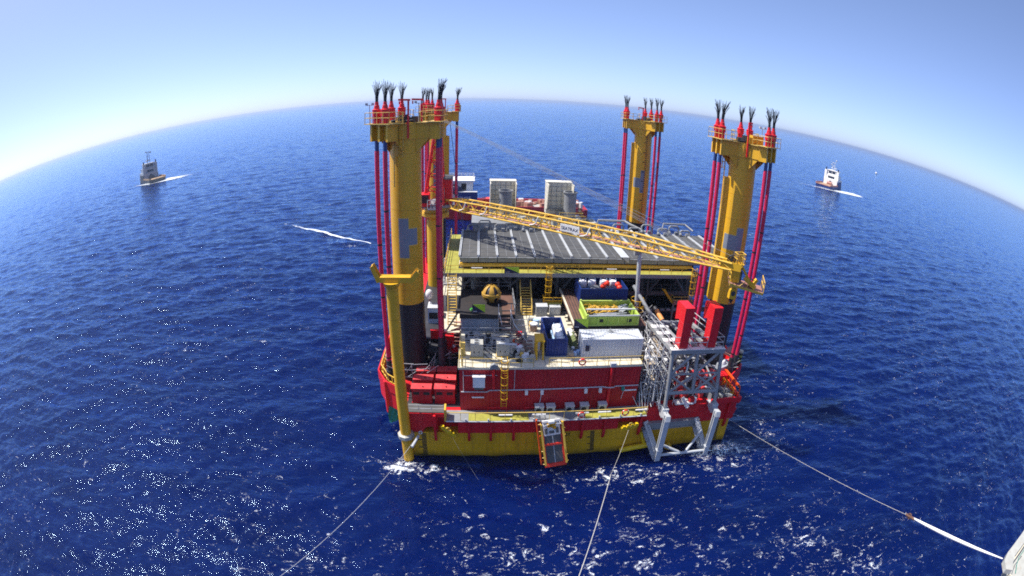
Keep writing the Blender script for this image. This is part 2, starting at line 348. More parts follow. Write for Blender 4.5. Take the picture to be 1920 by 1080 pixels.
rdg = mth('ABSOLUTE', mth('SUBTRACT', noise(0.9, 5, 0.5, (1, 1.3, 1), 2.2, 0.62), 0.5)); lvl = mth('SUBTRACT', lvl, mth('MULTIPLY', rdg, 0.55))
foam = ramp(lvl, 0.605, 0.78)
tint = noise(0.05, 3, 0.1, (1, 2.2, 1)); mx = N.new('ShaderNodeMixRGB'); L.new(ramp(tint, 0.3, 0.7), mx.inputs[0])
mx.inputs[1].default_value = (0.0003, 0.0042, 0.046, 1); mx.inputs[2].default_value = (0.0005, 0.0060, 0.062, 1)
fx = N.new('ShaderNodeMixRGB'); L.new(foam, fx.inputs[0]); L.new(mx.outputs[0], fx.inputs[1]); fx.inputs[2].default_value = (0.72, 0.76, 0.80, 1)
L.new(fx.outputs[0], p.inputs['Base Color'])
p.inputs['Roughness'].default_value = 0.7
h1 = noise(0.85, 3, 0.05, (0.7, 1.5, 1), 0.3); h2 = noise(2.6, 3, -0.2, (0.7, 1.4, 1), 0.4); h3 = noise(0.16, 3, 0.15, (0.6, 1.6, 1), 0.2)
hs = mth('ADD', mth('MULTIPLY', h1, 0.20), mth('MULTIPLY', h2, 0.03)); hs = mth('ADD', hs, mth('MULTIPLY', h3, 0.55))
bp = N.new('ShaderNodeBump'); bp.inputs['Strength'].default_value = 1.0; bp.inputs['Distance'].default_value = 1.0; L.new(hs, bp.inputs['Height']); L.new(bp.outputs[0], p.inputs['Normal'])
gl = N.new('ShaderNodeBsdfGlossy'); gl.inputs['Color'].default_value = (0.62, 0.87, 1.18, 1); gl.inputs['Roughness'].default_value = 0.035; L.new(bp.outputs[0], gl.inputs['Normal'])
fr = N.new('ShaderNodeFresnel'); fr.inputs['IOR'].default_value = 1.34; L.new(bp.outputs[0], fr.inputs['Normal'])
ms = N.new('ShaderNodeMixShader'); L.new(mth('MULTIPLY', fr.outputs[0], mth('SUBTRACT', 1.0, mth('MULTIPLY', foam, 0.85))), ms.inputs[0]); L.new(p.outputs[0], ms.inputs[1]); L.new(gl.outputs[0], ms.inputs[2]); L.new(ms.outputs[0], N['Material Output'].inputs['Surface'])
me.materials.append(m); sea = bpy.data.objects.new('sea', me); COL.objects.link(sea); sea['kind'] = 'structure'; sea['label'] = 'deep blue choppy open sea out to the horizon'
# foam sheets riding on the wave surface: wakes and a streak
fmt = bpy.data.materials.new('sea_foam'); fmt.use_nodes = True; N = fmt.node_tree.nodes; L = fmt.node_tree.links; p = N['Principled BSDF']
p.inputs['Base Color'].default_value = (0.78, 0.83, 0.86, 1); p.inputs['Roughness'].default_value = 0.8
geo = N.new('ShaderNodeNewGeometry'); atn = N.new('ShaderNodeAttribute'); atn.attribute_name = 'foam'
fa = noise(0.55, 8, 0.2, (1, 1.3, 1), 1.2, 0.65); al = ramp(mth('ADD', mth('MULTIPLY', fa, 0.9), atn.outputs['Fac']), 0.88, 1.22); L.new(mth('MULTIPLY', al, 0.85), p.inputs['Alpha'])
def spx(px_, py_):
    return np.maximum(np.interp(px_, xs, sx), np.interp(py_, ys, sy))
def wake(name, pts, wds, dens, label):
    pts = np.array(pts, float); n = 90; m_ = 17; t = np.linspace(0, len(pts) - 1, n); ii = np.arange(len(pts))
    cx, cy, ww, dd = (np.interp(t, ii, v) for v in (pts[:, 0], pts[:, 1], wds, dens))
    tx, ty = np.gradient(cx), np.gradient(cy); ln = np.hypot(tx, ty); ox, oy = -ty / ln, tx / ln; s_ = np.linspace(-1, 1, m_)
    gx = cx[:, None] + ox[:, None] * s_ * ww[:, None]; gy = cy[:, None] + oy[:, None] * s_ * ww[:, None]
    # height of the sea mesh itself: bilinear on its grid, so that the sheet lies on the water
    ix = np.clip(np.searchsorted(xs, gx) - 1, 0, nx - 2); iy = np.clip(np.searchsorted(ys, gy) - 1, 0, ny - 2)
    fx_, fy_ = (gx - xs[ix]) / (xs[ix + 1] - xs[ix]), (gy - ys[iy]) / (ys[iy + 1] - ys[iy])
    hh = Hs[iy, ix] * (1 - fx_) * (1 - fy_) + Hs[iy, ix + 1] * fx_ * (1 - fy_) + Hs[iy + 1, ix] * (1 - fx_) * fy_ + Hs[iy + 1, ix + 1] * fx_ * fy_
    vv = np.stack([gx, gy, hh + 0.12], -1).reshape(-1, 3); f = [(i * m_ + k, i * m_ + k + 1, (i + 1) * m_ + k + 1, (i + 1) * m_ + k) for i in range(n - 1) for k in range(m_ - 1)]
    me_ = bpy.data.meshes.new(name); me_.from_pydata([tuple(v) for v in vv], [], f); me_.materials.append(fmt); smooth(me_)
    fv = dd[:, None] * np.clip(1.25 - 1.25 * np.abs(s_) ** 1.6, 0, 1)[None, :]
    a_ = me_.attributes.new('foam', 'FLOAT', 'POINT'); a_.data.foreach_set('value', fv.astype(np.float32).ravel())
    o = bpy.data.objects.new(name, me_); COL.objects.link(o); o['kind'] = 'stuff'; o['label'] = label; return o
wake('foam_streak', [(-84, 96.3), (-62, 80.4), (-41, 66)], (0.7, 1.0, 0.3), (0.36, 0.74, 0.9), 'long thin white foam streak on the open water')

# ---------------------------------------------------------------- hull
hull = T('platform_hull', 'floating platform hull with red upper band and yellow lower band', 'platform', (1.2, 0, 0))
FY = -20.55
b = B().box(-19.05, 21.62, FY, 36.5, -4, 3.6); O('lower_hull', b, M_YW, hull)
b = B().box(-19.1, 22.0, -19.3, 36.5, 3.6, 6.38)
def arch(x0, x1, z0, z1, cx, r):      # front plate with a round-topped opening at its foot
    pl = [(x0, z0), (cx - r, z0)] + [(cx - r * math.cos(t), z0 + 1.05 * r * math.sin(t)) for t in np.linspace(0.02, math.pi - 0.02, 12)] + [(cx + r, z0), (x1, z0), (x1, z1), (x0, z1)]
    return pl
b.py(arch(-19.12, -15.3, 3.6, 6.38, -16.2, 0.85), FY - 0.06, -19.3)
for x0, x1 in ((-12.95, 5.9), (8.2, 22.02)): b.box(x0, x1, FY - 0.06, -19.3, 3.6, 6.38)
b.box(-15.3, -12.95, FY - 0.06, -19.3, 5.9, 6.38); b.box(5.9, 8.2, FY - 0.06, -19.3, 5.9, 6.38)
lp = [(-19.11, -17.4), (-20.0, -17.2), (-21.9, -15.8), (-23.2, -13.2), (-23.2, 33), (-20.3, 36), (-19.11, 36.3)]
b.pz(lp, 4.0, 6.4)
for i in (0, 1, 2, 3): 
    (x0, y0), (x1, y1) = lp[i], lp[i + 1]; b.beam((x0, y0, 7.0), (x1, y1, 7.0), 0.16, 1.3)
for (x, y) in lp[2:3]: b.cbox(x, y, 3.0, 0.45, 0.45, 4.6, 0.5)
b.pz([(-19.11, -17.0), (-20.9, -15.9), (-21.9, -13.5), (-21.9, 20), (-19.11, 20)], 2.2, 3.99)
rs = [(22.01, 34), (22.01, -17.3), (25.2, -14.6), (25.2, 33)]; b.pz(rs, 4.0, 6.4); b.beam((*rs[1], 7.2), (*rs[2], 7.2), .16, 1.8); b.beam((*rs[2], 7.2), (*rs[3], 7.2), .16, 1.8)
rp = [(22.0, -20.6), (22.35, -20.9), (22.35, -19.5), (22.0, -14.0)]
b.box(17.8, 22.3, -20.95, -20.7, 6.38, 7.1); b.box(22.1, 22.35, -20.7, -17, 6.0, 7.0); b.beam((22.2, -20.2, 5), (21.7, -20.3, 3.4), 0.3, 0.6)
O('upper_hull', b, M_RH, hull)
for x in (-15.6, -11.7, -9.2, -6.56, 1.47, 4.18, 8.68, 20.8):
    b = B().box(x - 0.14, x + 0.14, -21.0, FY - 0.061, 3.1, 6.3); b.px([(-21.0, 3.1), (FY - 0.061, 3.1), (FY - 0.061, 2.45), (-20.75, 2.45)], x - 0.14, x + 0.14); O('rib', b, M_R, hull)
b = B().box(-18.9, 21.8, -19.25, 36.2, 6.385, 6.42); O('deck_plate', b, M_DK, hull)
# draught scales
def scale(x, z0, z1, w1, w2, lean=0.0):
    b = B(); n = 15
    for i in range(n):
        z = z0 + (z1 - z0) * i / n; l_ = w2 if i % 5 == 0 else w1; xx = x + lean * (z - z0) / (z1 - z0)
        b.box(xx - l_, xx, FY - 0.025, FY - 0.003, z, z + (z1 - z0) / n * 0.62)
    return b
O('draught_scale', scale(-16.75, 0.0, 3.5, 0.55, 1.05), M_MK, hull); O('draught_scale', scale(3.4, 0.3, 3.5, 0.5, 0.9, -0.3), M_MK, hull); O('draught_scale', scale(20.4, 0.3, 3.5, 0.65, 0.85, -0.2), M_MK, hull)
b = place(textmesh('EAST', 0.62, 0.012), (-1.12, FY - 0.02, 2.85), (1, 0, 0), (0, 0, 1)); O('hull_lettering', b, M_MK, hull)
# ---------------------------------------------------------------- jacking legs
ZB, ZP = 19.3, 37.8
def az(d): t = math.radians(d); return Vector((math.sin(t), math.cos(t), 0))
def strand_mesh(seed, lean):
    r_ = random.Random(seed); b = B()
    for i in range(34):
        t = r_.uniform(0, 6.28); r0 = r_.uniform(0.02, 0.13); sp = r_.uniform(0.05, 0.42) * (1.35 if i % 7 == 0 else 1); h = r_.uniform(1.3, 2.25)
        d = Vector((math.cos(t), math.sin(t), 0)); ln = Vector((lean[0], lean[1], 0))
        pts = [d * r0, d * (r0 + sp * 0.12) + Vector((0, 0, h * 0.42)) + ln * 0.2, d * (r0 + sp * 0.5) + Vector((0, 0, h * 0.75)) + ln * 0.55, d * (r0 + sp) + Vector((0, 0, h)) + ln]
        b.path([p_ + Vector((0, 0, 2.0)) for p_ in pts], 0.018, 4)
    return b
jb = B().lathe([(0.30, 0), (0.30, 0.7), (0.42, 0.72), (0.42, 1.25), (0.46, 1.27), (0.46, 1.34), (0.30, 1.4), (0.24, 1.75), (0.2, 1.78), (0.17, 2.08)], 14)
for k in range(4):
    t = k * math.pi / 2 + 0.4; jb.tube((0.36 * math.cos(t), 0.36 * math.sin(t), 0), (0.36 * math.cos(t), 0.36 * math.sin(t), 1.2), 0.05, 5)
def mesh_of(b, name, m, sm=False):
    me_ = bpy.data.meshes.new(name); me_.from_pydata(b.v, [], b.f); me_.materials.append(m)
    if sm: smooth(me_); me_.set_sharp_from_angle(angle=math.radians(40))
    return me_
JACK = mesh_of(jb, 'jack', M_R, True); STR = [mesh_of(strand_mesh(s_, l_), 'strand_bundle', M_ST) for s_, l_ in ((1, (0, 0)), (2, (0.1, 0)), (3, (-0.12, 0.1)), (4, (0.35, 0)))]
TL = 27.4
tb = B().tube((0, 0, 0), (0, 0, TL), 0.225, 10, caps=True); TEND = mesh_of(tb, 'tendon', M_RT, True)
cb = B()
for z in (7.5, 14.5, 20.0): cb.tube((0, 0, z), (0, 0, z + 0.16), 0.245, 10)
COUP = mesh_of(cb, 'coupling', M_K, True)
cb = B().tube((0, 0, TL - 0.02), (0, 0, TL + 0.95), 0.2, 10); SLV = mesh_of(cb, 'sleeve', M_BL, True)
def inst(name, me_, par, loc, m_=None):
    o = bpy.data.objects.new(name, me_); COL.objects.link(o); o.parent = par; o.location = loc; return o
def patch(R, segs):
    b = B()
    for a0, a1, z0, z1 in segs:
        n = 8; v = [tuple(az(a0 + (a1 - a0) * i / n) * R + Vector((0, 0, z))) for z in (z0, z1) for i in range(n + 1)]
        b.add(v, [(i, i + 1, n + 2 + i, n + 1 + i) for i in range(n)])
    return b
def leg(cx, cy, arms, va, rail_az, label, pseg, opts):
    root = T('jacking_leg', label, 'leg', (cx, cy, 0), 'tall yellow legs of the platform'); RO_, rho, ta = 1.57, 3.06, 0.565
    def sh(b): b.v = [(x + cx, y + cy, z) for x, y, z in b.v]; return b
    O('column', sh(B().lathe([(RO_, ZB), (RO_, 36.4)], 40)), M_YL, root, sm=True)
    O('lower_column', sh(B().lathe([(RO_, 5.5), (RO_, ZB)], 40)), M_K, root, sm=True)
    d = az(rail_az); t = Vector((d.y, -d.x, 0)); b = B()
    for s_ in (-0.5, 0.5): b.beam(d * 1.7 + t * s_ + Vector((0, 0, ZB + 0.01)), d * 1.7 + t * s_ + Vector((0, 0, 33.6)), 0.5, 0.16, up=t)
    b.beam(d * 1.96 + Vector((0, 0, ZB + 0.01)), d * 1.96 + Vector((0, 0, 33.6)), 1.25, 0.12, up=d)
    O('guide_rail', sh(b), M_Y, root)
    O('patch_border', sh(patch(RO_ + 0.006, [(a0 - 2.2, a1 + 2.2, z0 - .09, z1 + .09) for a0, a1, z0, z1 in pseg])), M_YR, root, sm=True)
    O('paint_patch', sh(patch(RO_ + 0.012, pseg)), M_GR, root, sm=True)
    hd = B().lathe([(1.75, 36.2), (1.75, ZP)], 30); tops = B(); rl = []; loops = []
    for k, A in enumerate(arms):
        d = az(A); t = Vector((d.y, -d.x, 0)); z = Vector((0, 0, 1))
        def pt(r_, s_, zz): return d * r_ + t * s_ + z * zz
        def pris(r0, r1, s0, s1, z0, z1, bb): 
            v = [pt(r_, s_, zz) for zz in (z0, z1) for s_ in (s0, s1) for r_ in (r0, r1)]
            bb.add(v, [(0, 2, 3, 1), (4, 5, 7, 6), (0, 1, 5, 4), (2, 6, 7, 3), (0, 4, 6, 2), (1, 3, 7, 5)])
        pris(0.9, rho - 0.42, -1.08, 1.08, 36.25, ZP - 0.08, hd)
        for s0 in (-1.2, -0.13, 0.94): pris(rho - 0.42, rho + 0.55, s0, s0 + 0.26, 36.15, ZP - 0.08, hd)
        for s0 in (-0.94, 0.13): pris(rho - 0.42, rho + 0.02, s0, s0 + 0.81, 36.25, ZP - 0.08, hd)
        for s_ in (-0.95, 0.95):   # gussets under the arm
            v = [pt(r_, s_ + o_, zz) for o_ in (-0.06, 0.06) for r_, zz in ((1.2, 36.25), (2.55, 36.25), (1.3, 34.9))]; hd.add(v, [(0, 1, 2), (3, 5, 4), (0, 3, 4, 1), (1, 4, 5, 2), (2, 5, 3, 0)])
        pris(-0.2, rho + 0.5, -1.3, 1.3, ZP - 0.08, ZP, tops); pris(rho - 0.6, rho + 0.85, -1.75, 1.75, ZP, ZP + 0.07, tops)
        loops.append([pt(rho + 0.8, -1.65, ZP + 0.07), pt(rho + 0.8, 1.65, ZP + 0.07)]); loops.append([pt(rho + 0.8, 1.65, ZP + 0.07), pt(rho - 0.5, 1.65, ZP + 0.07), pt(1.75, 1.28, ZP)])
        loops.append([pt(rho + 0.8, -1.65, ZP + 0.07), pt(rho - 0.5, -1.65, ZP + 0.07), pt(1.75, -1.28, ZP)])
        for s_ in (-ta, ta):
            c = pt(rho + 0.28, s_, 0); j = inst('jack', JACK, root, c + z * (ZP + 0.07)); q_ = 3 if (opts.get('lean') == (k, s_)) else random.choice((0, 0, 1, 2)); inst('strand_bundle', STR[q_], j, (0, 0, 0))
            td = inst('tendon', TEND, root, c + z * (36.15 - TL - 0.9)); inst('coupling', COUP, td, (0, 0, random.uniform(-2, 2))); inst('sleeve', SLV, td, (0, 0, 0))
            if opts.get('joints'):
                e_ = B()
                for zz in opts['joints']: e_.tube(c + z * (zz - 0.7), c + z * (zz + 0.7), 0.17, 8)
    # wall between the two inboard-facing arms
    O('jack_head', sh(hd), M_YL, root); O('head_deck', sh(tops), M_YR, root)
    b = B()
    for lp_ in loops: b.rail(lp_, 1.05, 0.032, 0.9)
    O('guardrail', sh(b), M_YR, root)
    b = B()
    for i in range(7):
        t = az(random.uniform(0, 360)) * random.uniform(0.3, 1.4); b.cbox(t.x, t.y, ZP, random.uniform(0.3, 0.7), random.uniform(0.3, 0.7), random.uniform(0.35, 0.85), random.random())
    for i in range(3): t = az(random.uniform(0, 360)) * 1.1; b.ring((t.x, t.y, ZP + 0.15), 0.3, 0.1)
    O('power_pack', sh(b), M_DK, root)
    return root
for_leg = lambda va, segs: [(va + 180 - a1, va + 180 - a0, z0, z1) for a0, a1, z0, z1 in segs]
legA = leg(-17.81, -17.91, (95, -25, -145), -8.56, 15, 'yellow leg behind the fender post, tallest in front on the crane side', for_leg(-8.56, [(-30, 6, 24.4, 28.4), (6.01, 40, 25.7, 27.35)]), {'lean': (0, 0.565)})
legB = leg(17.81, -17.91, (270, 30, 150), 30.5, 288, 'yellow leg that the crane boom tip hangs beside, above the grey landing gantry', for_leg(30.5, [(11, 41, 24.0, 28.35), (-44, 10.99, 25.75, 27.45)]), {'lean': (0, -0.565)})
legC = leg(17.81, 17.91, (270, 30, 150), 18.7, 285, 'yellow leg with black height ticks, farthest on the side away from the crane', for_leg(18.7, [(0, 25, 24.9, 28.9), (-50, -0.01, 25.8, 27.5)]), {})
legD = leg(-17.81, 17.91, (90, -30, -150), -4.9, 75, 'far yellow leg behind the red crane mast', for_leg(-4.9, [(-20, 10, 24.9, 29.1)]), {'lean': (0, 0.565)})
def lp_(root, name, b, m, sm=False): return O(name, b, m, root, sm=sm)
# ticks down the far right leg
b = B()
for i in range(46):
    z = 20.0 + i * 0.345; l_ = 13 if i % 5 else 26; n = 3
    for k in range(n):
        a0, a1 = 198.7 - 8 - 18 + l_ * k / n - 6, 198.7 - 8 - 18 + l_ * (k + 1) / n - 6
        b.add([tuple(az(a_) * 1.592 + Vector((17.81, 17.91, zz))) for zz in (z, z + 0.13) for a_ in (a0, a1)], [(0, 1, 3, 2)])
lp_(legC, 'height_scale', b, M_MK)
# ladders, davits, lamps
x, y = -17.81 - 0.25, -17.91 - 1.78
b = B().ladder((x, y, 34.6), (x, y, ZP + 1.1), 0.55).cage((x, y, 35.6), (x, y, ZP + 1.0), (0, -1, 0), 0.42); b.tube((x - 0.6, y + 0.1, 31.6), (x - 0.6, y + 0.1, ZP), 0.06, 6); lp_(legA, 'caged_ladder', b, M_YR)
x, y = 17.81 - 1.9, -17.91 + 0.8
lp_(legB, 'ladder', B().ladder((x, y, 30.5), (x, y, 35.8), 0.5, (0.6, 0.8, 0)).cage((x, y, 34.6), (x, y, 35.9), (-0.8, 0.5, 0), 0.4), M_YR)
for root, x, y, dx, dy in ((legA, -17.3, -19.65, -1.0, 0.3), (legA, -16.2, -18.3, -0.9, -0.5), (legB, 17.2, -19.7, 0.5, 0.15), (legC, 17.2, 17.0, -0.9, 0), (legD, -16.4, 16.9, -0.9, 0)):
    z0 = ZP - (1.5 if y < -19 else 0)
    b = B().beam((x, y, z0), (x, y, ZP + 2.3), 0.16, 0.16).beam((x - dx * 0.15, y, ZP + 2.2), (x + dx, y + dy, ZP + 2.25), 0.14, 0.18); b.tube((x + dx * 0.9, y + dy * 0.9, ZP + 2.1), (x + dx * 0.9, y + dy * 0.9, ZP + 1.8), 0.07, 6); lp_(root, 'davit', b, M_R)
for root, x, y in ((legA, -20.9, -20.2), (legB, 19.3, -19.2), (legA, -16.4, -18.9)):
    b = B().tube((x, y, ZP), (x, y, ZP + 1.9), 0.04, 6).tube((x - 0.3, y, ZP + 1.85), (x + 0.3, y, ZP + 1.85), 0.03, 5); b.cbox(x - 0.3, y, ZP + 1.85, 0.22, 0.2, 0.22); b.cbox(x + 0.3, y, ZP + 1.85, 0.22, 0.2, 0.22); lp_(root, 'floodlight', b, M_GL)
b = B().cbox(18.6, -19.1, ZP, 1.5, 0.9, 0.95).cbox(17.6, -19.6, ZP, 0.7, 0.5, 0.7); lp_(legB, 'winch_box', b, M_Y)
# bases where the tendons anchor
for root, cx, cy, arms in ((legA, -17.81, -17.91, (95, -25, -145)), (legB, 17.81, -17.91, (270, 30, 150))):
    b = B(); c2 = B()
    for A in arms:
        d = az(A) * 3.34; t = Vector((d.y, -d.x, 0)).normalized()
        for s_ in (-0.565, 0.565):
            q = Vector((cx, cy, 0)) + d + t * s_; b.tube(q + Vector((0, 0, 9.5)), q + Vector((0, 0, 12 if A != 95 else 14.3)), 0.42, 10); b.tube(q + Vector((0, 0, 12 if A != 95 else 14.3)), q + Vector((0, 0, 13.2 if A != 95 else 15.3)), 0.3, 10)
            for j in range(3): a_ = random.uniform(0, 6.28); c2.tube(q + Vector((0, 0, random.uniform(11.6, 13.2))), q + Vector((math.cos(a_) * 1.1, math.sin(a_) * 1.1, random.uniform(11.8, 13.4))), 0.035, 5)
    lp_(root, 'tendon_anchor', b, M_DK); lp_(root, 'anchor_tube', c2, M_SC)
for root in (legA, legB, legC, legD): root.location = Vector(CL) + 1.12 * (root.location - Vector(CL)); root.scale = (1.12, 1.12, 1.12)
# ---------------------------------------------------------------- deckhouse with its cream roof deck
WY = -19.83; ZD = 12.2; Z0 = 6.42
dh = T('deckhouse', 'crimson corrugated deckhouse under the cream cargo deck', 'deckhouse', (-2.3, -12, Z0))
b = B().corr((-12.64, WY), (7.85, WY), Z0, ZD - 0.25, 0.42, 0.05); O('front_wall', b, M_RW, dh)
b = B().box(-12.62, 7.83, -19.78, -1.0, Z0, ZD - 0.26); O('core_wall', b, M_RW, dh)
b = B().box(-12.75, 7.95, -19.95, -1.0, ZD - 0.25, ZD); O('roof_deck', b, M_CR, dh)
b = B().rail([(-12.6, -13.2, ZD), (-12.6, -19.8, ZD), (-8.25, -19.8, ZD)], 1.05, 0.034).rail([(-7.2, -19.8, ZD), (-4.6, -19.8, ZD)], 1.05, 0.034); O('guardrail', b, M_YR, dh)
b = B().rail([(-2.9, -19.8, ZD), (7.8, -19.8, ZD)], 1.05, 0.04, 1.35); O('guardrail', b, M_YR, dh, label='rusty pale yellow guardrail in front of the containers')
b = B().ladder((-7.75, -20.3, 7.0), (-7.75, -20.3, ZD + 1.2), 0.6).cage((-7.75, -20.35, 8.6), (-7.75, -20.3, ZD + 1.1), (0, -1, 0), 0.42, 0.032)
for s_ in (-0.3, 0.3): b.tube((-7.75 + s_, -20.3, ZD + 1.2), (-7.75 + s_, -19.6, ZD + 1.2), 0.035, 5)
O('caged_ladder', b, M_Y, dh)
b = B().tube((-8.9, -20.08, 9.6), (-8.9, -20.08, ZD - 0.1), 0.16, 10); O('downpipe', b, M_R, dh, sm=True)
b = B().tube((4.25, -20.1, Z0), (4.25, -20.1, ZD - 0.1), 0.17, 10); O('downpipe', b, M_R, dh, sm=True)
b = B().box(3.95, 4.6, -20.4, -19.9, ZD + 0.02, ZD + 0.5); O('vent_cap', b, M_GL, dh)
b = B().py([(-9.4, ZD), (-8.3, ZD), (-8.5, ZD + 0.45), (-8.85, ZD + 0.65), (-9.2, ZD + 0.45)], -20.3, -19.9); O('vent_cap', b, M_GM, dh)
b = B().path([(-12.5, -19.96, 9.05), (-9.6, -19.96, 9.05), (-9.3, -19.96, 9.25), (3.4, -19.98, 9.42), (4.0, -20.35, 9.5), (4.6, -20.35, 9.5), (5, -19.98, 9.42), (7.8, -19.98, 9.42)], 0.07, 6).tube((-12.2, -19.96, 11.2), (-8.5, -19.96, 11.25), 0.04, 5).tube((-6.6, -19.95, 9.3), (-6.6, -19.95, 11.9), 0.035, 5).tube((-12.2, -19.96, 9.1), (-12.2, -19.96, 11.8), 0.035, 5)
b.tube((5.9, -19.98, 7.6), (6.15, -19.98, 9.2), 0.04, 5).tube((-3.7, -19.98, 7.2), (-3.5, -19.98, 8.9), 0.04, 5); O('cable_tray', b, M_GL, dh)
for x in (-5.25, -3.5, 1.5, 3.2):
    b = B().box(x - 0.16, x + 0.16, -20.25, -19.93, 8.75, 9.3); O('wall_lamp', b, M_W, dh)
b = B().box(5.75, 6.05, -20.2, -19.93, 8.85, 9.35); O('wall_lamp', b, M_TE, dh)
for x0, x1, z in ((6.1, 7.6, 8.85), (-11.3, -9.95, 8.4)):
    b = B().tube((x0, -20.1, z), (x1, -20.1, z), 0.085, 8); O('light_bar', b, M_W, dh)
b = B().box(-11.15, -9.85, -20.5, -19.95, 9.95, 11.3).box(-11.2, -9.8, -20.55, -19.95, 11.3, 11.36); O('wall_cabinet', b, M_W, dh)
b = B().box(-11.0, -10.0, -20.35, -19.95, 9.55, 9.95); O('cabinet_bracket', b, M_GD, dh)
b = B()
for i in range(16): x = -12.7 + i * 1.35; b.box(x, x + 0.05, -19.94, -13, ZD, ZD + 0.012)
for y in (-15.0, -17.2): b.box(-12.7, 7.9, y, y + 0.05, ZD, ZD + 0.008)
O('deck_seam', b, M_GM, dh)
b = B().tube((-12.3, -19.6, ZD), (-12.3, -19.6, ZD + 2.2), 0.09, 8).box(-12.5, -12.0, -17.5, -17.0, ZD, ZD + 1.6); O('deck_post', b, M_YR, dh)
b = B().box(-12.45, -12.05, -16.2, -15.8, ZD + 0.4, ZD + 2.0); O('deck_tank', b, M_CR, dh)
# ---------------------------------------------------------------- front walkway
fw = T('front_walkway', 'long narrow walkway with yellow green grating along the hull front', 'walkway', (-2.6, -21.3, 6.4))
b = B().box(-14.2, -11.7, -22.0, -20.62, 6.42, 6.5).box(-5.0, 1.4, -22.0, -20.62, 6.42, 6.5); O('grating', b, M_GM, fw)
b = B().box(-11.69, -5.01, -22.0, -20.62, 6.42, 6.5).box(1.41, 8.75, -22.0, -20.62, 6.42, 6.5); O('painted_grating', b, M_YG, fw)
b = B().box(-14.2, 8.75, -20.6, -19.95, 6.425, 6.47); O('plank_deck', b, M_GM, fw)
b = B().tube((-14.2, -22.05, 6.4), (8.75, -22.05, 6.4), 0.08, 6)
for i in range(9): x = -12 + i * 2.5; b.tube((x, -22.05, 6.4), (x, -22.05, 6.75), 0.1, 6)
O('edge_pipe', b, M_GL, fw)
b = B().rail([(-14.2, -22.0, 6.5), (8.7, -22.0, 6.5)], 1.1, 0.03, 1.6, mid=False); b.tube((-14.2, -22, 7.6), (8.7, -22, 7.6), 0.055, 6); b.tube((-14.2, -20.7, 7.6), (-14.2, -22, 7.6), 0.05, 6); O('guardrail', b, M_YR, fw)
b = B().box(-14.35, -14.15, -22.1, -20.7, 6.4, 7.9); O('end_gate', b, M_YB, fw)
for x in (-7.6, -3.9, 1.0, 3.6, 8.1):
    b = B().tube((x - 0.75, -21.75, 7.1), (x + 0.75, -21.75, 7.1), 0.09, 8); O('light_bar', b, M_W, fw)
b = B()
for x0, x1 in ((-9.6, -7.4), (-5.4, -2.5)): b.path([(x0, -20.4, 6.5), (x0, -20.4, 7.15), (x1, -20.4, 7.15), (x1, -20.4, 6.5)], 0.05, 6)
O('red_hoop', b, M_R, fw)
b = B().box(-18.9, -14.4, -20.5, -18.75, 6.43, 6.5); O('side_grating', b, M_GD, fw)
b = B().rail([(-18.8, -20.5, 6.5), (-14.5, -20.5, 6.5)], 1.0, 0.03, 1.4); O('side_rail', b, M_GL, fw)
lbl = ['first white topped condenser unit left of the gangway head', 'white topped condenser unit just beside the gangway head', 'white topped condenser unit between the gangway and the stepladder', 'white topped condenser unit left of the small stepladder', 'white topped condenser unit at the end of its row beside the yellow grating']
cu0 = None
for i, x in enumerate((-3.75, -2.45, -0.25, 1.45, 3.6)):
    if cu0 is None:
        cu0 = T('condenser_unit', lbl[0], 'condenser', (x, -19.55 - 0.9, 6.5), 'condenser units along the red wall'); y = -20.45
        O('casing', B().cbox(x, y, 6.5, 0.95, 0.7, 0.85), M_BE, cu0); O('lid', B().cbox(x, y, 7.36, 1.05, 0.8, 0.12), M_GL, cu0)
        bb = B().lathe([(0.0, 0), (0.3, 0), (0.3, 0.03), (0.0, 0.03)], 14); bb.v = [(x - 0.1 + p_[0], y - 0.36 - p_[2], 6.95 + p_[1]) for p_ in bb.v]; O('fan_grille', bb, M_MK, cu0)
    else: cp(cu0, (x, -20.45, 6.5), 0, lbl[i])
b = B().ladder((2.5, -20.3, 6.5), (2.5, -20.05, 8.6), 0.55, r=0.04); b.tube((2.2, -20.1, 8.4), (2.0, -20.6, 9.0), 0.03, 5).tube((2.8, -20.1, 8.4), (3.0, -20.6, 9.0), 0.03, 5)
O('stepladder', b, M_RW, None, 'small dark red stepladder against the wall between two condenser units', 'ladder')
def lifebuoy(c, ax, label):
    root = T('lifebuoy', label, 'lifebuoy', c, 'orange lifebuoys'); O('ring', B().ring(c, 0.36, 0.09, ax), M_RBU, root, sm=True)
    b = B()
    for k in range(4):
        t = k * math.pi / 2 + 0.78; u, v = 0.36 * math.cos(t), 0.36 * math.sin(t); p_ = (c[0] + u, c[1], c[2] + v) if ax == 'y' else (c[0] + u, c[1] + v, c[2]); b.ball(p_, 0.105, 8, 6)
    O('band', b, M_W, root)
lifebuoy((0.85, -22.14, 7.1), 'y', 'orange lifebuoy on the walkway rail right of the gangway, over grey grating')
lifebuoy((6.0, -22.14, 7.1), 'y', 'orange lifebuoy on the walkway rail over the yellow grating near the scaffold')
lifebuoy((0.75, -19.92, 12.75), 'y', 'lifebuoy on the cargo deck rail beside the white container corner')
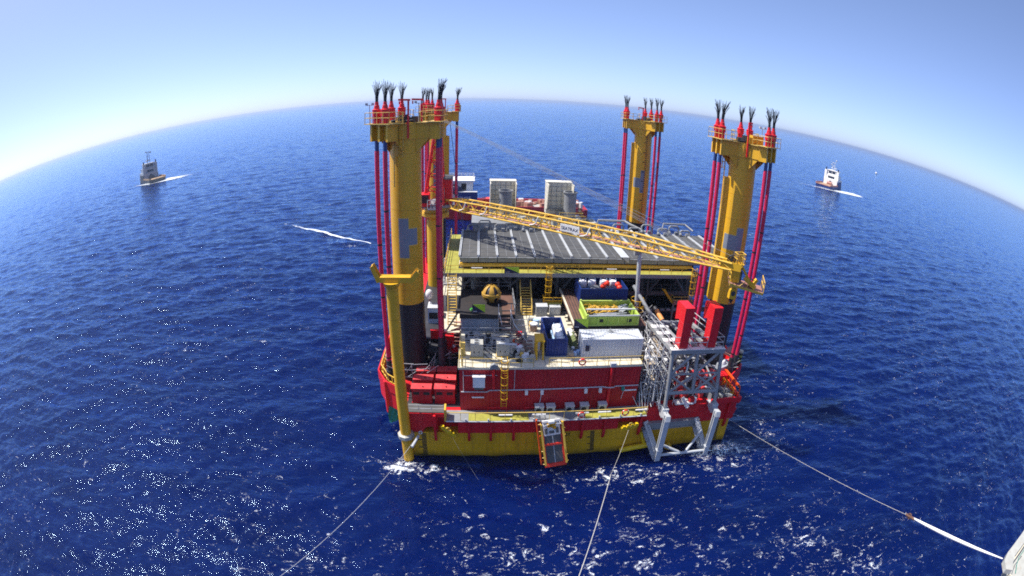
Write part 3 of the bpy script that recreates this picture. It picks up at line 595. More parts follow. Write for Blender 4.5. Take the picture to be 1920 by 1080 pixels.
# ---------------------------------------------------------------- gangway
gw = T('gangway', 'orange framed gangway with dark grating hanging from the front walkway to the sea', 'gangway', (-2.4, -22.2, 6.4))
A0, A1 = Vector((-2.62, -22.15, 6.55)), Vector((-1.85, -23.75, 1.35)); u = (A1 - A0).normalized(); sdv = Vector((1, 0, 0)); sdv = (sdv - u * sdv.dot(u)).normalized(); nn = sdv.cross(u).normalized()
nn = -nn if nn.y > 0 else nn
def gp(s_, t, h=0): return A0 + u * (t * (A1 - A0).length) + sdv * s_ + nn * h
def gq(bb, s0, s1, t0, t1, h0, h1):
    v = [gp(s_, t, h) for h in (h0, h1) for t in (t0, t1) for s_ in (s0, s1)]; bb.add(v, [(0, 2, 3, 1), (4, 5, 7, 6), (0, 1, 5, 4), (2, 6, 7, 3), (0, 4, 6, 2), (1, 3, 7, 5)])
b = B(); gq(b, -0.95, 0.95, 0.34, 0.98, 0, 0.06); O('tread_plate', b, M_GD, gw)
b = B(); gq(b, -0.04, 0.04, 0.34, 0.98, 0.062, 0.1); O('centre_strip', b, M_GL, gw)
b = B(); gq(b, -0.95, 0.95, 0.0, 0.335, 0, 0.08); gq(b, -1.0, 1.0, -0.02, 0.02, 0.08, 0.3); O('head_platform', b, M_W, gw)
b = B(); gq(b, -0.95, 1.25, 0.52, 0.56, 0.06, 0.16); gq(b, -1.25, 1.25, 0.98, 1.06, -0.2, 0.2); gq(b, 0.95, 1.25, 0.33, 0.98, -0.1, 0.12); gq(b, -1.25, -0.95, 0.33, 0.98, -0.1, 0.12); O('frame', b, mat('gangway_red', (.78, .045, .02), .45), gw)
for s_ in (-1.2, 1.2):
    b = B(); b.beam(gp(s_, 0.02, 0.75), gp(s_, 0.96, 0.75), 0.2, 0.24, up=nn)
    for t in np.linspace(0.03, 0.95, 7): b.tube(gp(s_, t, 0), gp(s_, t, 0.75), 0.045, 5); b.tube(gp(s_ * 1.02, t, 0.5), gp(s_ * 1.22, t, 0.4), 0.04, 5)
    O('handrail', b, M_YB, gw)
b = B(); q0, q1 = gp(-1.62, -0.12, 0.9), gp(-1.62, 0.98, -0.05)
b.beam(q0, q1, 0.14, 0.3, up=nn); b.beam(gp(-1.62, -0.05, 0.2), gp(-1.62, 0.95, -0.5), 0.12, 0.16, up=nn)
for t in np.linspace(0.0, 0.92, 8): b.beam(gp(-1.62, t, 0.75 - t * 0.75), gp(-1.62, t + 0.07, 0.1 - t * 0.5), 0.07, 0.07, up=nn)
b.beam(gp(-1.62, 0.3, 0.6), gp(-1.3, 0.3, 0.1), 0.1, 0.1); b.beam(gp(-1.62, 0.9, 0), gp(-1.2, 0.9, 0), 0.1, 0.1); O('side_truss', b, M_OR, gw)
b = B()
for i in range(9): c = gp(random.uniform(-0.45, 0.45), random.uniform(0.08, 0.2), 0.18); b.cbox(c.x, c.y, c.z, random.uniform(0.15, 0.4), 0.2, random.uniform(0.12, 0.28), random.random())
O('winch', b, M_Y, gw)
b = B(); gq(b, -0.8, -0.5, 0.17, 0.29, 0.085, 0.2); gq(b, 0.45, 0.75, 0.17, 0.29, 0.085, 0.2); gq(b, -0.35, 0.25, 0.23, 0.29, 0.085, 0.14); O('hinge_block', b, M_GD, gw)
b = B(); gq(b, -0.35, 0.35, -0.02, 0.02, 0.3, 0.9); b.path([gp(-0.95, 0.05, 0.1), gp(-0.95, 0.02, 1.3), gp(-0.4, 0.0, 1.3)], 0.05, 6); b.path([gp(0.95, 0.05, 0.1), gp(0.95, 0.02, 1.3), gp(0.4, 0.0, 1.3)], 0.05, 6); O('head_bracket', b, M_GL, gw)
# ---------------------------------------------------------------- fender post with cradle
fp = T('boom_cradle_post', 'tall yellow post topped by an open cradle at the hull corner', 'post', (-19.03, -21.2, 0))
b = B().lathe([(0.62, -4), (0.62, 22.35)], 28, (-19.03, -21.2, 0)); O('post', b, M_YL, fp, sm=True)
b = B().ext([(-20.5, 22.6), (-16.85, 22.6), (-16.15, 23.55), (-16.5, 23.85), (-17.05, 23.15), (-20.2, 23.15), (-20.75, 24.35), (-21.1, 24.15), (-20.62, 23.0)], lambda a_, c_, h: (a_, h, c_), -21.65, -21.57)
b.v += []; bb = B().ext([(-20.5, 22.6), (-16.85, 22.6), (-16.15, 23.55), (-16.5, 23.85), (-17.05, 23.15), (-20.2, 23.15), (-20.75, 24.35), (-21.1, 24.15), (-20.62, 23.0)], lambda a_, c_, h: (a_, h, c_), -20.83, -20.75); b.add(bb.v, bb.f)
for x, z0, z1 in ((-20.3, 22.65, 23.1), (-19.03, 22.65, 23.1), (-17.4, 22.65, 23.1)): b.box(x - 0.05, x + 0.05, -21.57, -20.83, z0, z1)
b.box(-20.45, -16.9, -21.56, -20.84, 22.62, 22.7); b.box(-20.15, -17.1, -21.56, -20.84, 23.07, 23.13); b.beam((-20.68, -21.2, 23.1), (-20.92, -21.2, 24.25), 0.72, 0.1, up=(1, 0, 0)); b.beam((-16.9, -21.2, 22.75), (-16.35, -21.2, 23.65), 0.72, 0.1, up=(1, 0, 0))
O('cradle', b, M_YH, fp)
b = B().lathe([(0.62, 21.9), (0.95, 22.6)], 20, (-19.03, -21.2, 0)); O('post_head', b, M_Y, fp)
b = B().lathe([(0.66, 3.4), (0.98, 3.4), (0.98, 3.85), (0.66, 3.95)], 8, (-19.03, -21.2, 0)); O('guide_collar', b, M_BE, fp)
# ---------------------------------------------------------------- six red equipment boxes
rb = None; where = ['front row nearest the fender post', 'front row against the crimson wall', 'middle row nearest the fender post', 'middle row against the crimson wall', 'back row nearest the black leg', 'back row against the crimson wall']
for i, (x, y) in enumerate(((-17.15, -18.1), (-14.45, -18.05), (-17.1, -16.1), (-14.4, -16.05), (-16.9, -14.15), (-14.35, -14.1))):
    lab = 'red steel equipment box with faded lid, ' + where[i]
    if rb is None:
        rb = T('equipment_box', lab, 'equipment box', (x, y, Z0), 'red equipment boxes in two columns')
        O('body', B().cbox(x, y, Z0 + 0.12, 2.3, 1.05, 1.85), M_RW, rb); O('lid', B().cbox(x, y, Z0 + 1.98, 2.42, 1.2, 0.12), M_RB, rb)
        O('skid', B().cbox(x, y, Z0, 2.4, 1.15, 0.11), M_R, rb); O('lid_knob', B().tube((x + 0.2, y - 0.2, Z0 + 2.1), (x + 0.2, y - 0.2, Z0 + 2.22), 0.07, 8), M_MK, rb)
        b = B().box(x - 1.0, x - 0.1, y - 0.555, y - 0.526, Z0 + 1.05, Z0 + 1.1).box(x - 1.0, x + 1.0, y - 0.555, y - 0.526, Z0 + 1.75, Z0 + 1.8); O('handle_strip', b, M_RB, rb)
        b = B().box(x - 0.95, x - 0.25, y - 0.54, y - 0.526, Z0 + 1.2, Z0 + 1.6).box(x + 0.25, x + 0.95, y - 0.54, y - 0.526, Z0 + 1.2, Z0 + 1.6); O('louvre', b, M_MK, rb)
    else: cp(rb, (x, y, Z0), 0, lab)
# ---------------------------------------------------------------- cargo deck things
def container(name, label, x, y, z, l, wd, h, rz, m, open_top, group=None, inner=None):
    root = T(name, label, 'container', (x, y, z), group); root.rotation_euler = (0, 0, rz); a_, c_ = l / 2, wd / 2
    b = B().corr((-a_ + .1, -c_ + .06), (a_ - .1, -c_ + .06), 0.15, h - 0.12).corr((a_ - .1, c_ - .06), (-a_ + .1, c_ - .06), 0.15, h - 0.12).corr((a_ - .06, -c_ + .1), (a_ - .06, c_ - .1), 0.15, h - 0.12).corr((-a_ + .06, c_ - .1), (-a_ + .06, -c_ + .1), 0.15, h - 0.12)
    O('wall', b, m, root, local=True)
    b = B()
    for sx_ in (-1, 1):
        for sy_ in (-1, 1): b.cbox(sx_ * (a_ - .08), sy_ * (c_ - .08), 0, 0.17, 0.17, h)
        b.box(sx_ * a_ - (.13 if sx_ > 0 else 0), sx_ * a_ + (0 if sx_ > 0 else .13), -c_ + .16, c_ - .16, 0.02, 0.15); b.box(sx_ * a_ - (.13 if sx_ > 0 else 0), sx_ * a_ + (0 if sx_ > 0 else .13), -c_ + .16, c_ - .16, h - .13, h)
        b.box(-a_ + .16, a_ - .16, sx_ * c_ - (.13 if sx_ > 0 else 0), sx_ * c_ + (0 if sx_ > 0 else .13), 0.02, 0.15); b.box(-a_ + .16, a_ - .16, sx_ * c_ - (.13 if sx_ > 0 else 0), sx_ * c_ + (0 if sx_ > 0 else .13), h - .13, h)
    O('frame', b, M_GL if open_top else m, root, local=True) if open_top == 2 else O('frame', b, m, root, local=True)
    O('floor', B().box(-a_ + .14, a_ - .14, -c_ + .14, c_ - .14, 0.05, 0.12), M_DK, root, local=True)
    if not open_top:
        b = B().corr((-a_ + .13, 0), (a_ - .13, 0), -c_ + .13, c_ - .13, 0.34, 0.04); b.v = [(p_[0], p_[2], h - 0.05 - p_[1]) for p_ in b.v]; O('roof', b, m, root, local=True)
    return root
wc = container('cargo_container', 'closed white corrugated container with slings lying on its roof', 4.6, -16.85, ZD, 7.2, 2.55, 2.35, -0.02, M_CW, 0)
O('lock_box', B().box(-3.2, -2.75, -1.36, -1.24, 0.9, 1.6), M_NV, wc, local=True)
b = B()
for k in range(4):
    a0 = k * 1.57 + 0.5; b.path([(4.6 + .2 * math.cos(a0), -16.3, ZD + 2.5), (4.6 + 1.2 * math.cos(a0 + .2), -16.5 + .5 * math.sin(a0 + .2), ZD + 2.46), (4.6 + 2.2 * math.cos(a0 + .5), -16.6 + .8 * math.sin(a0 + .5), ZD + 2.42), (4.6 + 3.3 * math.cos(.4 + (math.pi if math.cos(a0) < 0 else 0)), -16.85 + 1.1 * (1 if math.sin(a0) > 0 else -1), ZD + 2.44)], 0.03, 5)
b.ring((4.6, -16.3, ZD + 2.46), 0.22, 0.05)
for i in range(5): b.tube((4.6, -16.3, ZD + 2.45), (4.6 + random.uniform(-.6, .6), -16.3 + random.uniform(-.4, .6), ZD + 2.62), 0.03, 5)
O('lifting_sling', b, M_GM, None, 'wire lifting slings gathered on the white container roof', 'sling')
c1 = container('open_container', 'open topped dark blue container holding four white bags, standing end-on', -1.8, -14.7, ZD, 5.7, 2.4, 2.2, math.pi / 2, M_CB, 1)
def bag(x, y, z, s, label, group):
    root = T('bulk_bag', label, 'bulk bag', (x, y, z), group); b = B(); n = 10
    prof = [(0.40, 0), (0.47, 0.12), (0.5, 0.4), (0.5, 0.62), (0.44, 0.86), (0.2, 0.98)]
    for i, (r_, zz) in enumerate(prof):
        for k in range(20):
            t = 2 * math.pi * k / 20; f_ = (abs(math.cos(t)) ** 4 + abs(math.sin(t)) ** 4) ** -0.25; b.v.append((x + s * r_ * f_ * math.cos(t), y + s * r_ * f_ * math.sin(t), z + s * zz * (1 + 0.03 * math.sin(3 * t + x))))
    b.f += [(i * 20 + k, i * 20 + (k + 1) % 20, (i + 1) * 20 + (k + 1) % 20, (i + 1) * 20 + k) for i in range(5) for k in range(20)] + [tuple(range(100, 120))]
    O('sack', b, M_BG, root, sm=True); b = B()
    for sx_ in (-1, 1): b.path([(x + sx_ * .4 * s, y - .35 * s, z + s * .8), (x + sx_ * .35 * s, y - .15 * s, z + s * 1.08), (x + sx_ * .35 * s, y + .15 * s, z + s * 1.08), (x + sx_ * .4 * s, y + .35 * s, z + s * .8)], 0.03, 5)
    O('loop', b, M_BGB, root)
for i, w_ in enumerate(('at the front of the end-on blue container', 'second from the front in the end-on blue container', 'third from the front in the end-on blue container', 'at the back of the end-on blue container')):
    bag(-1.25, -16.6 + i * 1.12, ZD + 0.85, 1.08, 'white bulk bag ' + w_, 'bulk bags in the end-on blue container')
b = B().box(-1.85, -0.72, -17.2, -12.6, ZD + 0.13, ZD + 0.84); O('pallet_stack', b, M_BGB, None, 'pale blue wrapped pallets beneath the white bags in the blue container', 'pallets')
# raised platforms
def platf(name, label, x0, x1, y0, y1, m, z=14.5):
    root = T(name, label, 'platform', ((x0 + x1) / 2, (y0 + y1) / 2, ZD)); b = B().box(x0, x1, y0, y1, z - 0.35, z); O('deck', b, m, root)
    b = B().box(x0 - .04, x1 + .04, y0 - .1, y0 - .001, z - 0.5, z + .03); O('front_beam', b, M_BK, root); return root
pr = platf('cargo_platform', 'rusty brown raised cargo platform carrying the green basket', 0.55, 9.6, -14.8, -2.9, M_BR)
b = B()
for y in np.arange(-14, -3, 1.1): b.beam((0.75, y, 13.9), (1.6, y + 0.2, ZD), 0.22, 0.12); b.beam((0.75, y, ZD + 0.05), (1.9, y, ZD + 0.05), 0.18, 0.1)
for x, y in ((1.2, -14.4), (9.3, -14.4), (1.2, -8), (9.3, -8), (1.2, -3.3), (9.3, -3.3)): b.cbox(x, y, ZD if x < 8 else 6.42, 0.3, 0.3, 14.14 - (ZD if x < 8 else 6.42))
O('strut', b, M_DK, pr); b = B()
for x in np.arange(0.75, 2.2, 0.36): b.box(x, x + 0.06, -14.7, -3, 14.5, 14.53)
O('deck_batten', b, M_DK, pr); O('edge_kerb', B().box(0.5, 0.72, -14.8, -2.9, 14.5, 14.66), M_CR, pr)
for x0, y0, z0, tw, who, wk in ((0.48, -14.97, 14.42, 1.75, pr, 0), ):
    pass
def board(x0, y, z0, wd, h, label):
    root = T('corner_board', label, 'sign board', (x0 + wd / 2, y, z0), 'navy and green corner boards')
    O('panel', B().box(x0, x0 + wd, y - 0.03, y + 0.03, z0, z0 + h), M_NV, root)
    O('triangle', B().py([(x0 + 0.05, z0 + h - .02), (x0 + wd - .01, z0 + h - .02), (x0 + wd - .01, z0 + .05)], y - 0.05, y - 0.031), M_LG, root)
    b = B()
    for i in range(9): b.box(x0 + 0.12 + i * wd * .034, x0 + 0.12 + i * wd * .034 + wd * .022, y - 0.045, y - 0.031, z0 + h * .12, z0 + h * (.19 if i % 3 else .23))
    O('small_lettering', b, M_W, root)
board(0.44, -15.02, 14.45, 1.7, 1.2, 'navy and bright green board at the front corner of the brown cargo platform')
pl = platf('black_platform', 'black raised platform holding the yellow ball buoy', -12.75, -6.1, -11.3, -3.2, M_BK)
O('brown_deck', B().box(-7.6, -6.1, -11.2, -5.0, 14.5, 14.53), M_BR, pl)
b = B()
for y in (-10.4, -8.2): b.box(-7.65, -6.05, y, y + 0.2, 14.53, 14.6)
O('deck_batten', b, M_DK, pl)
b = B().rail([(-12.7, -3.4, 14.5), (-6.2, -3.4, 14.5)], 1.1, 0.035).rail([(-6.1, -6, 14.5), (-6.1, -11.2, 14.5)], 1.3, 0.04, 1.2); O('guardrail', b, M_GM, pl)
gc = T('grey_module', 'grey corrugated module under the black platform', 'module', (-10.4, -8, ZD))
O('wall', B().corr((-12.64, -11.15), (-8.0, -11.15), ZD, 14.1, 0.3, 0.05), M_CG, gc); O('shell', B().box(-12.62, -6.4, -11.1, -3.3, ZD, 14.14), M_DK, gc)
b = B().rail([(-12.6, -11.8, ZD), (-6.6, -11.8, ZD)], 0.75, 0.06, 2.0, mid=False); b.path([(-11.5, -11.12, 14), (-11.2, -11.3, 13.2), (-10.8, -11.3, 12.7)], .03, 5).path([(-10, -11.12, 14), (-9.4, -11.3, 13.4), (-8.6, -11.3, 12.5)], .03, 5); O('front_rail', b, M_GL, gc)
board(-11.25, -11.5, 14.85, 1.55, 1.1, 'navy and bright green board at the front of the black platform')
b = B().ring((-11.0, -10.4, 14.75), 0.5, 0.05, n=18, m=6).ring((-10.85, -10.3, 14.82), 0.42, 0.05, n=18, m=6); O('hose_coil', b, mat('neon_green_hose', (0.1, 0.75, 0.08), 0.5), None, 'neon green hose coil on the black platform', 'hose')
# yellow ball buoy cage
ybx, yby, ybz, yr = -8.86, -7.6, 15.7, 1.2
yb = T('ball_buoy', 'big round yellow buoy with dark segments on the black platform', 'buoy', (ybx, yby, 14.5))
O('core', B().ball((ybx, yby, ybz), yr * 0.88, 20, 12), M_DK, yb, sm=True)
for k in range(6):
    b = B(); a0 = math.radians(180 + 60 * k); hw = math.radians(17)
    for i in range(13):
        t = math.radians(-80 + 160 * i / 12)
        for q_ in (-1, -.33, .33, 1): b.v.append((ybx + yr * math.cos(t) * math.sin(a0 + q_ * hw), yby + yr * math.cos(t) * math.cos(a0 + q_ * hw), ybz + yr * math.sin(t)))
    b.f = [(i * 4 + j, i * 4 + j + 1, (i + 1) * 4 + j + 1, (i + 1) * 4 + j) for i in range(12) for j in range(3)]; O('segment', b, mat('buoy_yellow', (.46, .26, .03), .5, var=.3), yb, sm=True)
O('band', B().lathe([(yr * .98, -.2), (yr * 1.02, -.16), (yr * 1.02, .16), (yr * .98, .2)], 28, (ybx, yby, ybz)), MATS['buoy_yellow'], yb, sm=True); O('crown', B().lathe([(0.42, 0.82), (0.46, 0.98), (0.2, 1.04)], 18, (ybx, yby, ybz)), MATS['buoy_yellow'], yb)
# access units, AC units, cabinets, drums
b0 = None
for i, (x, y, lab) in enumerate(((-10.7, -17.1, 'beige twin fan air conditioner at the deck corner, left of its twin'), (-7.8, -16.95, 'beige twin fan air conditioner behind the yellow caged ladder top'))):
    if b0 is None:
        b0 = T('air_conditioner', lab, 'air conditioner', (x, y, ZD), 'air conditioners on the cream deck')
        O('casing', B().cbox(x, y, ZD + 0.12, 1.4, 1.25, 1.55), M_BE, b0); O('base', B().cbox(x, y, ZD, 1.5, 1.4, 0.11), M_YR, b0)
        for dy in (-0.3, 0.3):
            O('fan', B().lathe([(0.0, 0), (0.26, 0), (0.26, 0.05), (0.0, 0.05)], 16, (x, y + dy, ZD + 1.68)), M_GD, b0); O('fan_ring', B().ring((x, y + dy, ZD + 1.7), 0.3, 0.035), M_GL, b0)
        b = B().box(x - .35, x - .25, y - .66, y - .626, ZD + .6, ZD + .8).box(x + .2, x + .3, y - .66, y - .626, ZD + .6, ZD + .8); O('latch', b, M_MK, b0)
    else: cp(b0, (x, y, ZD), 0, lab)
b = B()
for i in range(38): 
    x, y = random.uniform(-12.2, -6.8), random.uniform(-15.9, -12.4); s_ = random.uniform(0.12, 0.45); b.cbox(x, y, ZD, s_, s_ * random.uniform(.5, 1.4), random.uniform(0.15, 0.75), random.random() * 3)
O('pump_skid', b, M_DK, None, 'dark pump and valve block between the air conditioners and the grey module', 'pump')
b = B()
for i in range(9): y = -12.4 - i * 0.42; b.path([(-12.3, y, ZD + .5), (-10.5, y, ZD + .5 + .1 * (i % 3)), (-10.2, y - .2, ZD + .3), (-6.7, y - .2, ZD + .3 + .1 * (i % 2))], 0.05, 6)
O('pipe_bundle', b, M_GL, None, 'pale grey pipes running across the deck behind the air conditioners', 'pipes')
b = B().beam((-8.3, -17.6, ZD + 1.75), (-6.3, -17.9, ZD + 1.75), 0.3, 0.12); O('cover_strip', b, M_GL, None, 'grey strip laid across the second air conditioner', 'plank')
def cabinet(x, y, sx_, sy_, h, m, label):
    root = T('cabinet', label, 'cabinet', (x, y, ZD), 'grey cabinets at the foot of the yellow ladder'); O('body', B().cbox(x, y, ZD, sx_, sy_, h), m, root); O('top', B().cbox(x, y, ZD + h, sx_ + .08, sy_ + .08, .06), M_GL, root)
    O('door', B().box(x - sx_ * .4, x - .02, y - sy_ / 2 - .03, y - sy_ / 2 - .001, ZD + .15, ZD + h - .15).box(x + .02, x + sx_ * .4, y - sy_ / 2 - .03, y - sy_ / 2 - .001, ZD + .15, ZD + h - .15), m, root)
cabinet(-2.3, -6.7, 1.45, 1.1, 1.5, M_GM, 'mid grey cabinet just behind the end-on blue container'); cabinet(-0.45, -6.0, 1.4, 1.1, 1.1, M_GL, 'lower pale grey cabinet beside the brown platform edge')
dr = T('plastic_drum', 'white lidded drum beside the end-on blue container', 'drum', (-3.75, -11.0, ZD)); O('body', B().lathe([(0.44, 0), (0.47, .4), (0.47, .85)], 20, (-3.75, -11.0, ZD)), mat('tan_drum', (.4, .26, .17), .5), dr, sm=True); O('lid', B().lathe([(.5, .85), (.5, 1.0), (.25, 1.1)], 20, (-3.75, -11, ZD)), M_W, dr, sm=True)
dr = T('plastic_drum', 'blue drum partly hidden behind the white lidded drum', 'drum', (-3.3, -9.7, ZD)); O('body', B().lathe([(0.4, 0), (0.43, .4), (0.4, .9)], 20, (-3.3, -9.7, ZD)), M_BGB, dr, sm=True)
yf = T('lifting_gantry', 'bright yellow steel lifting gantry beside the blue container', 'frame', (-3.75, -17.2, ZD)); b = B()
for sx_ in (-.35, .35): b.beam((-3.75 + sx_, -18.3, ZD), (-3.75 + sx_, -17.8, ZD + 2), .16, .16); b.beam((-3.75 + sx_, -16, ZD), (-3.75 + sx_, -16.5, ZD + 2), .16, .16); b.beam((-3.75 + sx_, -18, ZD + 2), (-3.75 + sx_, -16.2, ZD + 2), .16, .16); b.beam((-3.75 + sx_, -18.2, ZD + .3), (-3.75 + sx_, -16.2, ZD + 1.7), .1, .1)
O('leg_frame', b, mat('bright_yellow', (.72, .40, .01), .45), yf); O('top_plate', B().box(-4.25, -3.25, -18.0, -16.1, ZD + 2.08, ZD + 2.2), MATS['bright_yellow'], yf); O('side_plate', B().box(-4.2, -4.13, -18.2, -16.2, ZD + .2, ZD + 1.9), MATS['bright_yellow'], yf)
b = B()
for i in range(14): b.cbox(random.uniform(-6.3, -4.6), random.uniform(-19.2, -13), ZD, random.uniform(.2, .6), random.uniform(.2, .6), random.uniform(.15, .8), random.random())
O('loose_gear', b, M_BE, None, 'beige box of gear on the deck beside the yellow lifting gantry', 'deck gear')
b = B().path([(-3.2, -8.4, ZD + .3), (-2.6, -8.8, ZD + .5), (-1.9, -8.5, ZD + .45), (-1.2, -8.9, ZD + .4)], .3, 8); b.ball((-.6, -9, ZD + .3), .35); O('white_sheeting', b, M_BG, None, 'crumpled white sheeting behind the blue container', 'sheeting')
b = B()
for i in range(5): b.ball((0.9 + random.uniform(-.3, .3), -13.6 + i * .5, ZD + .3), random.uniform(.25, .42), 8, 6, 1.2, 1, .8)
O('wrapped_bundle', b, M_BG, None, 'white wrapped bundles under the brown platform edge', 'bundle')
M_TR2 = mat('dull_green', (.12, .15, .05), .6, var=.4); b = B()
for k in range(6): b.beam((.1, -16.2 + k * .6, ZD + .1), (.9, -16.0 + k * .6, ZD + .7), .4, .06)
b.box(.1, .2, -16.4, -12.9, ZD, ZD + .12); O('timber_rack', b, M_TR2, None, 'dull green rack standing beside the white container end', 'rack')
# stairs
M_TR = mat('brown_tread', (0.20, 0.125, 0.10), 0.7, var=.3)
b = B(); st = T('brown_stairs', 'brown steps going down from the black platform to the deck', 'stairs', (-5.8, -13, ZD))
for k in range(4): b.box(-8.1 + k * .1, -6.75 + k * .06, -12.1 - k * .62, -11.75 - k * .62, 14.25 - k * .18, 14.33 - k * .18)
b.stair((-6.55, -13.6, 13.9), (-5.1, -15.5, ZD + .2), .75, 9, (.8, .6, 0), .22); O('treads', b, M_TR, st)
b = B().tube((-8.1, -11.6, 15.2), (-7.8, -14.2, 14.6), .04, 6).tube((-6.7, -11.6, 15.3), (-6.4, -14.0, 14.6), .04, 6).tube((-6.4, -14, 14.6), (-5.0, -15.8, 13.2), .04, 6).tube((-8.1, -11.6, ZD), (-8.1, -11.6, 16.0), .05, 6).tube((-6.6, -11.6, ZD), (-6.6, -11.6, 16.0), .05, 6).rail([(-6.2, -11.2, ZD), (-4.4, -11.2, ZD)], 1.6, .04); O('handrail', b, M_SC, st)
b = B().stair((-4.9, -15.0, ZD + .9), (-4.9, -17.0, ZD + .1), 1.15, 4, (1, 0, 0), .4); O('lower_treads', b, M_TR, st)
ys_ = T('yellow_stairs', 'yellow stairs rising in the middle of the deck behind the drums', 'stairs', (-4.3, -6, ZD)); b = B().stair((-4.3, -3.9, 15.2), (-4.2, -6.6, ZD), 1.3, 11, (1, 0, 0)); O('treads', b, M_YR, ys_)
b = B()
for s_ in (-.7, .7): b.beam((-4.3 + s_, -3.9, 15.3), (-4.2 + s_, -6.6, ZD + .1), .1, .3); b.tube((-4.3 + s_, -3.9, 16.2), (-4.2 + s_, -6.6, ZD + 1), .05, 6); b.tube((-4.2 + s_, -6.6, ZD), (-4.2 + s_, -6.6, ZD + 1), .05, 6); b.tube((-4.3 + s_, -3.9, 15.2), (-4.3 + s_, -3.9, 16.2), .05, 6)
O('stringer', b, M_YR, ys_)
# blue container and green basket on the brown platform
c2 = container('open_container', 'open topped blue container holding red ball buoys, on the brown platform', 5.6, -6.2, 14.54, 6.4, 4.1, 2.1, 0, M_CB, 1)
for i in range(4): bag(3.3 + i * 1.28 + (.35 if i > 1 else 0), -4.95, 15.6, 1.12, 'white bulk bag %s in the blue container with red buoys' % ('at the left end', 'second from the left', 'third from the left', 'at the right end')[i], 'bulk bags in the container with red buoys')
b = B().box(2.6, 8.6, -5.5, -4.4, 14.7, 15.58); O('pallet_stack', b, M_BGB, None, 'blue pallets stacked under the bags in the container with red buoys', 'pallets')
b = B().box(4.0, 5.2, -7.7, -6.4, 14.7, 16.4)
for k in range(5): b.box(3.98, 5.22, -7.72 + k * .3, -7.66 + k * .3, 16.4, 16.46)
O('wire_crate', b, M_GM, None, 'grey wire crate in the blue container beside the red buoys', 'crate')
for i, (x, y, z, n_) in enumerate(((5.7, -6.9, 16.5, 'nearest the wire crate'), (6.35, -6.4, 16.7, 'leaning on its neighbour, second from the crate'), (7.85, -6.4, 16.5, 'behind the one at the container end'), (7.9, -7.2, 16.4, 'at the front of the container end'))):
    root = T('ball_float', 'orange red ball float ' + n_, 'float', (x, y, z - .38), 'orange red floats in the blue container'); O('ball', B().ball((x, y, z), .38, 16, 10), M_RBU, root, sm=True); O('eye', B().tube((x, y, z - .6), (x, y, z - .36), .1, 8), M_W, root)
b = B().box(5.4, 8.3, -7.8, -5.9, 14.7, 16.05); O('net_pile', b, M_NV, None, 'dark netting heaped under the red floats', 'netting')
gb = T('cargo_basket', 'lime green open cargo basket filled with yellow slings', 'cargo basket', (5.25, -12.3, 14.55)); b = B()
for p0, p1 in (((2.1, -14.6), (8.4, -14.6)), ((8.4, -14.6), (8.4, -10.2)), ((8.4, -10.2), (2.1, -10.2)), ((2.1, -10.2), (2.1, -14.6))): b.beam((*p0, 15.15), (*p1, 15.15), .09, 1.1)
O('side_panel', b, M_GN, gb); b = B()
for x in (2.1, 8.4):
    for y in (-14.6, -10.2): b.cbox(x, y, 14.55, .22, .22, 1.45)
for p0, p1 in (((2.1, -14.68), (8.4, -14.68)), ((8.48, -14.6), (8.48, -10.2)), ((8.4, -10.12), (2.1, -10.12)), ((2.02, -10.2), (2.02, -14.6))):
    b.beam((*p0, 15.78), (*p1, 15.78), .18, .14); b.beam((*p0, 14.66), (*p1, 14.66), .18, .18)
for i in range(6): b.cbox(2.1 + i * 1.26, -14.7, 14.75, .1, .1, 1.0)
O('basket_frame', b, mat('light_lime', (.45, .58, .12), .5), gb); O('floor', B().box(2.15, 8.35, -14.55, -10.25, 14.56, 14.62), M_DK, gb)
O('marking_plate', B().box(3.6, 4.05, -14.68, -14.646, 15.0, 15.4).box(7.0, 7.6, -14.68, -14.646, 15.0, 15.4), M_MK, gb)
b = B()
for i in range(26):
    x, y = random.uniform(2.6, 6.6), random.uniform(-12.2, -10.6); b.path([(x + .7 * math.cos(k * .9 + i), y + .35 * math.sin(k * 1.1 + i), 15.0 + .45 * random.random()) for k in range(7)], 0.06, 5)
O('yellow_slings', b, M_YB, None, 'tangled yellow and orange slings in the green basket', 'slings')
b = B()
for i in range(24): y = random.uniform(-12.3, -10.6); b.tube((random.uniform(6.5, 7), y, 15.2), (random.uniform(7.4, 8.2), y + .3, 15.5), 0.05, 5)
for i in range(26): y = random.uniform(-14.3, -13.1); x = random.uniform(2.5, 5); b.tube((x, y, 15.3 + random.uniform(-.2, .35)), (x + random.uniform(1.2, 3.2), y + .1, 15.3 + random.uniform(-.2, .35)), .06, 5)
O('steel_rods', b, M_GL, None, 'grey steel rods and chain laid in the front of the green basket', 'steel rods')
b = B()
for y in (-14.75, -13.0): b.beam((2.2, y, 15.9), (8.6, y, 15.9), .12, .12)
b.beam((2.4, -12.7, 15.8), (8.2, -12.7, 15.8), .3, .1); O('spreader_bar', b, M_GL, None, 'grey spreader bars lying across the green basket', 'spreader bar')

